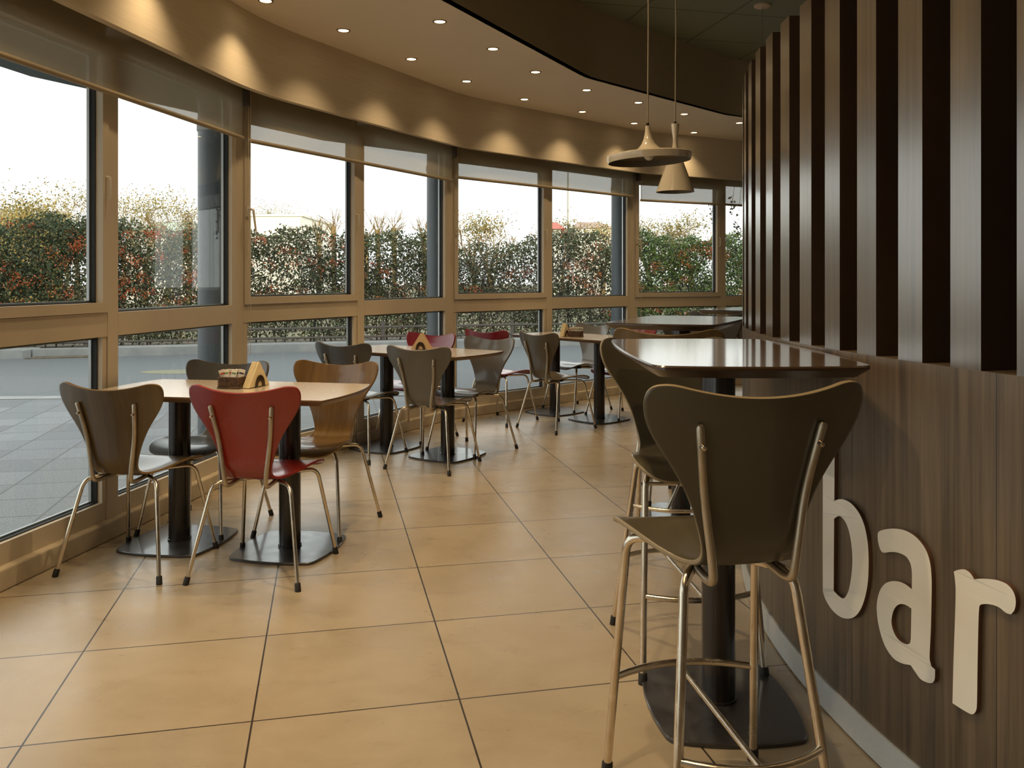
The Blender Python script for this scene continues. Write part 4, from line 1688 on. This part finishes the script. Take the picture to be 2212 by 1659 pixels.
# ------------------------------------------------------------------ hedge
def leaf_object(name, C, sizes, mats, weights, parent, elong=1.9, normal_bias=None):
    n = len(C)
    a = rng.normal(size=(n, 3))
    a /= np.linalg.norm(a, axis=1)[:, None]
    b = rng.normal(size=(n, 3))
    b -= (b * a).sum(1)[:, None] * a
    b /= np.linalg.norm(b, axis=1)[:, None]
    nn = np.cross(a, b)
    s = sizes[:, None]
    v = np.empty((n, 4, 3))
    v[:, 0] = C - a * s * elong * 0.5
    v[:, 1] = C + b * s * 0.5 + nn * s * 0.12
    v[:, 2] = C + a * s * elong * 0.5
    v[:, 3] = C - b * s * 0.5 + nn * s * 0.12
    me = bpy.data.meshes.new(name)
    me.vertices.add(n * 4)
    me.vertices.foreach_set('co', v.reshape(-1))
    me.loops.add(n * 4)
    me.loops.foreach_set('vertex_index', np.arange(n * 4, dtype=np.int32))
    me.polygons.add(n)
    me.polygons.foreach_set('loop_start', np.arange(0, n * 4, 4, dtype=np.int32))
    me.polygons.foreach_set('loop_total', np.full(n, 4, dtype=np.int32))
    for m_ in mats:
        me.materials.append(m_)
    mi = rng.choice(len(mats), size=n, p=np.array(weights) / sum(weights)).astype(np.int32)
    me.polygons.foreach_set('material_index', mi)
    me.update(calc_edges=True)
    me.validate()
    o = bpy.data.objects.new(name, me)
    COL.objects.link(o)
    o.parent = parent
    return o


def add_twig(m, p, d, length, r, depth, spread=0.5, rmin=0.0015):
    p = Vector(p)
    d = Vector(d).normalized()
    pts, rs = [p.copy()], [r]
    n = 4
    q = p.copy()
    for i in range(n):
        d = (d + Vector([random.uniform(-1, 1) * 0.18 for _ in range(3)])).normalized()
        q = q + d * length / n
        pts.append(q.copy())
        rs.append(max(r * (1 - 0.6 * (i + 1) / n), rmin))
    m.tube(pts, rs, 4 if depth > 1 else 3, cap=False)
    if depth > 0:
        kids = random.choice((2, 3))
        for _ in range(kids):
            t = random.uniform(0.35, 1.0)
            i = min(int(t * n), n - 1)
            base = pts[i].lerp(pts[i + 1], t * n - i)
            nd = (d + Vector([random.uniform(-1, 1) * spread for _ in range(3)])).normalized()
            add_twig(m, base, nd, length * random.uniform(0.5, 0.75), rs[i] * 0.65, depth - 1, spread, rmin)


def ux(u):
    """x on the hedge line that lies behind image column u"""
    r = (u - 1106) / FPX
    # X = r*Y, Y = 14.9+.3(X+8.45)
    return r * (14.9 + 0.3 * 8.45) / (1 - 0.3 * r)


hedges = [
    # u0, u1, top, density, mats, weights, berries, twigs, label
    (-260, 215, 2.36, 2600, ('leaf_a', 'leaf_b', 'leaf_c', 'leaf_e'), (5, 3, 1, 0.6), 46, 60, 'dense dark green berry hedge section seen through the leftmost pane'),
    (215, 500, 2.26, 1900, ('leaf_a', 'leaf_b', 'leaf_c', 'leaf_e'), (3, 3, 2, 1.0), 60, 60, 'hedge section with orange berries left of the nearest column'),
    (500, 765, 2.18, 1750, ('leaf_a', 'leaf_b', 'leaf_c', 'leaf_e'), (3, 2, 2, 1.6), 26, 150, 'thin twiggy hedge section in front of the white building'),
    (765, 965, 2.20, 1900, ('leaf_a', 'leaf_b', 'leaf_c', 'leaf_e'), (2, 3, 3, 1.6), 8, 90, 'brownish green hedge section left of the second column'),
    (965, 1180, 2.02, 1500, ('leaf_a', 'leaf_b', 'leaf_c', 'leaf_e'), (3, 2, 2, 2.0), 6, 230, 'sparse tangled grey-brown hedge section behind the far red chair'),
    (1180, 1362, 2.34, 1500, ('leaf_a', 'leaf_b', 'leaf_c', 'leaf_e'), (4, 3, 2, 1.4), 22, 170, 'hedge section with long bare shoots left of the third column'),
    (1362, 1800, 2.26, 2300, ('leaf_b', 'leaf_d', 'leaf_a', 'leaf_c'), (3, 4, 2, 1), 62, 50, 'bright green hedge section with red berries behind the bar tables'),
]
for (u0, u1, top, dens, mk, wt, nb, nt_, lab) in hedges:
    xa, xb = ux(u0), ux(u1)
    root = empty('hedge', (*line_pt((xa + xb) / 2, 0.3), 0.06))
    ox, oy, oz = root.location
    n = int(dens * (xb - xa) * top / 2.3 * 6.0)
    x = rng.uniform(xa - 0.15, xb + 0.15, n)
    ph = [random.uniform(0, 6) for _ in range(3)]
    topz = top + 0.07 * np.sin(x * 2.1 + ph[0]) + 0.05 * np.sin(x * 5.3 + ph[1]) + 0.04 * np.sin(x * 11 + ph[2])
    z = 0.12 + (topz - 0.12) * rng.uniform(0, 1, n) ** 0.85
    z += rng.normal(0, 0.03, n)
    dep = rng.uniform(-0.42, 0.42, n)
    # clumps: leave some cells thinner so light shows through
    cell = np.sin(x * 3.3 + ph[0]) * np.sin(z * 4.7 + ph[1]) + 0.6 * np.sin(x * 7.9 + ph[2]) * np.sin(z * 9.1)
    keep = rng.uniform(-1.3, 1.3, n) < cell + 0.75
    x, z, dep = x[keep], z[keep], dep[keep]
    y = 14.9 + 0.30 * (x + 8.45) + 0.3 + dep
    Cn = np.stack([x - ox, y - oy, z - oz], 1)
    leaf_object('foliage', Cn, rng.uniform(0.023, 0.043, len(Cn)), [M[q] for q in mk], wt, root)
    m = MB()
    for _ in range(int(nt_ * 0.75)):
        xx = random.uniform(xa, xb)
        zz = random.uniform(0.06, top * 0.7)
        tall_ = u0 > 900 and random.random() < 0.2
        add_twig(m, (xx - ox, ground_line(xx) + random.uniform(-0.1, 0.55) - oy, zz - oz), (random.uniform(-0.8, 0.8), random.uniform(-0.3, 0.3), random.uniform(0.1, 1)),
                 random.uniform(0.3, 0.6) * (1.6 if tall_ else 1), 0.007, 2, 0.8)
    for _ in range(8):
        xx = random.uniform(xa, xb)
        add_twig(m, (xx - ox, ground_line(xx) + random.uniform(0.1, 0.5) - oy, 0.0), (random.uniform(-0.2, 0.2), 0, 1), top * 0.55, 0.016, 2, 0.6)
    m.build('branches', M['twig'], root)
    # berries in clusters
    cs = []
    for _ in range(int(nb * 1.0)):
        bxx, bz = random.uniform(xa, xb), random.uniform(0.45, top - 0.1)
        byy = ground_line(bxx) + 0.3 - random.uniform(0.36, 0.50)
        k = random.randint(18, 55)
        cs.append(rng.normal(0, 1, (k, 3)) * np.array([0.075, 0.04, 0.055]) + np.array([bxx - ox, byy - oy, bz - oz]))
    cs = np.concatenate(cs)
    bo = leaf_object('berries', cs, rng.uniform(0.020, 0.034, len(cs)), [M['berry'], M['berry2']], (2, 1), root, elong=1.0)
    bo['kind'] = 'stuff'
    tag(root, lab, 'hedge', 'hedge along the road')


# ------------------------------------------------------------------ trees and buildings beyond
def upx(u, Y, v):
    return ((u - 1106) * Y / FPX, Y, EYE + (HORIZON - v) * Y / FPX)


def bare_tree(u, Y, vtop, label, depth=4, spread=0.55, trunk=0.16, stump=False, foliage=None):
    x, y, ztop = upx(u, Y, vtop)
    root = empty('bare_tree', (x, y, 0.0))
    m = MB()
    H = ztop
    if stump:
        m.tube([(0, 0, 0), (0.05, 0, H * 0.5), (0.0, 0, H * 0.86)], [trunk, trunk * 0.9, trunk * 1.0], 7)
        for _ in range(14):
            add_twig(m, (random.uniform(-.08, .08), 0, H * random.uniform(0.72, 0.86)), (random.uniform(-.8, .8), random.uniform(-.5, .5), 1), H * 0.15, 0.016, 1, 0.4, 0.010)
    else:
        m.tube([(0, 0, 0), (0.06, 0, H * 0.25), (0.0, 0, H * 0.42)], [trunk, trunk * 0.8, trunk * 0.6], 7)
        for i in range(6):
            a = 2 * PI * i / 6 + random.uniform(-.4, .4)
            add_twig(m, (0, 0, H * random.uniform(0.28, 0.42)), (math.cos(a) * 0.6, math.sin(a) * 0.6, 1), H * 0.30, trunk * 0.36, depth, spread, 0.011)
    m.build('trunk_and_branches', M['bark'], root)
    if foliage:
        nL, w, zc, hh = foliage
        Cn = rng.normal(0, 1, (nL, 3)) * np.array([w, w * 0.6, hh]) + np.array([0, 0, zc])
        Cn = Cn[Cn[:, 2] > 0.2]
        leaf_object('foliage', Cn, rng.uniform(0.03, 0.07, len(Cn)), [M['leaf_f'], M['leaf_c']], (3, 2), root, elong=2.2)
    tag(root, label, 'tree', 'trees beyond the hedge')


TREES = [
    (165, 44, 392, 'bare golden tree just left of the leftmost mullion'),
    (268, 46, 410, 'bare tree just right of the leftmost mullion'),
    (312, 42, 418, 'left one of the bare trees in the second pane'),
    (362, 40, 412, 'tallest bare tree in the second pane'),
    (408, 44, 436, 'thin bare tree left of the nearest column'),
    (562, 55, 436, 'small bare tree left of the aerials over the white building'),
    (611, 58, 440, 'small bare tree right of the aerials over the white building'),
    (1022, 38, 462, 'left one of the pair of golden bare trees behind the far red chair'),
    (1056, 38, 460, 'right one of the pair of golden bare trees behind the far red chair'),
    (1212, 40, 470, 'bare tree behind the hedge shoots near the third column'),
    (1300, 42, 478, 'bare tree beside the third column'),
    (1400, 44, 470, 'small bare tree left of the conical pendant lamp'),
    (1452, 42, 474, 'left one of the two bare trees below the pendant lamps'),
    (1492, 42, 456, 'taller bare tree below and right of the pendant lamps'),
]
for (u, Y, vt, lab) in TREES:
    ht = EYE + (HORIZON - vt) * Y / FPX
    bare_tree(u, Y, vt, lab, 4, 0.85, foliage=(900, ht * 0.11, ht * 0.85, ht * 0.075))
for (u, Y, vt, lab) in ((688, 32, 476, 'pollarded trunk left of the middle window post'), (720, 31, 458, 'taller pollarded trunk just left of the middle window post'),
                        (790, 33, 478, 'pollarded trunk just right of the middle window post'), (815, 31, 466, 'pollarded trunk second right of the middle window post'),
                        (850, 31, 462, 'tallest pollarded trunk left of the second column'), (915, 32, 478, 'leaning pollarded trunk beside the second column')):
    bare_tree(u, Y, vt, lab, stump=True, trunk=0.10)
bare_tree(18, 34, 418, 'golden green bushy tree at the left edge of the view', 3, foliage=(6000, 0.9, 3.3, 0.55))
bare_tree(72, 30, 420, 'feathery golden green tree in the leftmost pane', 3, foliage=(5000, 0.55, 3.1, 0.55))
bare_tree(118, 32, 452, 'low golden shrub-like tree sloping down to the right in the leftmost pane', 3, foliage=(4500, 0.6, 2.7, 0.40))
# straw-coloured reeds over the hedge
x, y, zt = upx(45, 26, 452)
root = empty('reed_clump', (x, y, 0))
m = MB()
for _ in range(420):
    a, b = random.uniform(-1.3, 1.3), random.uniform(-0.5, 0.5)
    hgt = zt * random.uniform(0.75, 1.02)
    m.tube([(a, b, 0), (a + random.uniform(-.1, .2), b, hgt * 0.6), (a + random.uniform(-.2, .6), b, hgt)], [0.012, 0.010, 0.004], 3, cap=False)
m.build('stems', M['leaf_f'], root)
tag(root, 'straw coloured reeds standing over the hedge at the left edge', 'reeds')


def simple_building(name, u0, u1, Y, vtop, depth, wallm, label, roofm=None, roof_rise=0.0, windows=()):
    xa, _, zt = upx(u0, Y, vtop)
    xb = upx(u1, Y, vtop)[0]
    root = empty(name, ((xa + xb) / 2, Y, 0.02))
    w = (xb - xa) / 2
    m = MB().box(-w, w, 0, depth, 0, zt)
    m.build('wall', wallm, root)
    m = MB()
    if roof_rise:
        m.add([(-w - .2, -.2, zt), (w + .2, -.2, zt), (w + .2, depth + .2, zt), (-w - .2, depth + .2, zt), (-w * 0.6, depth / 2, zt + roof_rise), (w * 0.6, depth / 2, zt + roof_rise)],
              [(0, 1, 5, 4), (2, 3, 4, 5), (1, 2, 5), (3, 0, 4), (0, 3, 2, 1)])
    else:
        m.box(-w - .1, w + .1, -.1, depth + .1, zt, zt + 0.12)
    m.build('roof', roofm or wallm, root)
    for (f0, f1, z0, z1) in windows:
        m = MB().box(-w + 2 * w * f0, -w + 2 * w * f1, -0.03, 0.02, z0, z1)
        m.build('window', M['dark_glass'], root)
    tag(root, label, 'building')
    return root, xa, xb, zt


simple_building('white_building', 530, 652, 48, 468, 8, M['white_build'], 'low white flat-roofed building behind the hedge, left of the middle window post',
                windows=((0.02, 0.10, 2.2, 3.4),))
simple_building('shed', 272, 402, 45, 500, 6, M['white_build'], 'low shed with a pale green roof behind the hedge in the second pane', M['green_roof'], 0.7, windows=((0.62, 0.84, 2.6, 3.2),))
simple_building('house', 1196, 1212, 36, 496, 5, M['white_build'], 'small red-roofed kiosk over the hedge right of the far mullion', M['red_roof'], 0.45)
simple_building('house', 1240, 1325, 60, 494, 9, M['white_build'], 'distant house with a long pale pinkish roof left of the third column', M['pale_roof'], 0.75)

for (u, Y, vt, r, lab) in ((621, 50, 338, 0.018, 'tall thin aerial mast above the white building'), (600, 50, 410, 0.025, 'short right aerial pole of the white building'),
                           (595, 50, 414, 0.025, 'short left aerial pole of the white building'), (1227, 40, 330, 0.05, 'tall street light pole behind the blind left of the third column'),
                           (651, 46, 470, 0.03, 'short post at the right end of the white building')):
    x, y, z = upx(u, Y, vt)
    m = MB()
    m.tube([(0, 0, 0), (0, 0, z * 0.5), (0, 0, z)], [r * 1.3, r * 1.1, r * 0.7], 8)
    o = m.build('mast', M['pole'], loc=(x, y, 0))
    tag(o, lab, 'pole')

# hanging vine twigs outside the far window
vine = empty('hanging_vine', tuple(upx(1560, 11.5, 300)))
m = MB()
vl = []
for (u, v0, v1) in ((1536, 300, 478), (1592, 300, 500), (1580, 300, 455)):
    p = Vector(upx(u, 11.5, v0)) - vine.location
    q = Vector(upx(u, 11.5, v1)) - vine.location
    mid = (p + q) / 2 + Vector((0.06, 0, 0))
    m.tube([p, mid, q], [0.004, 0.003, 0.002], 4, cap=False)
    for _ in range(26):
        t = random.uniform(0.80, 1.0)
        c = p.lerp(q, t)
        vl.append([c.x + random.gauss(0, 0.02), c.y + random.gauss(0, 0.03), c.z + random.gauss(0, 0.03)])
m.build('stems', M['twig'], vine)
leaf_object('leaves', np.array(vl), rng.uniform(0.02, 0.04, len(vl)), [M['leaf_e'], M['leaf_c']], (3, 1), vine, elong=1.4)
tag(vine, 'thin brown vine hanging outside the far right pane', 'vine')

scene.cycles.use_denoising = True
scene.cycles.max_bounces = 8
scene.cycles.transparent_max_bounces = 16
scene.cycles.sample_clamp_indirect = 4.0
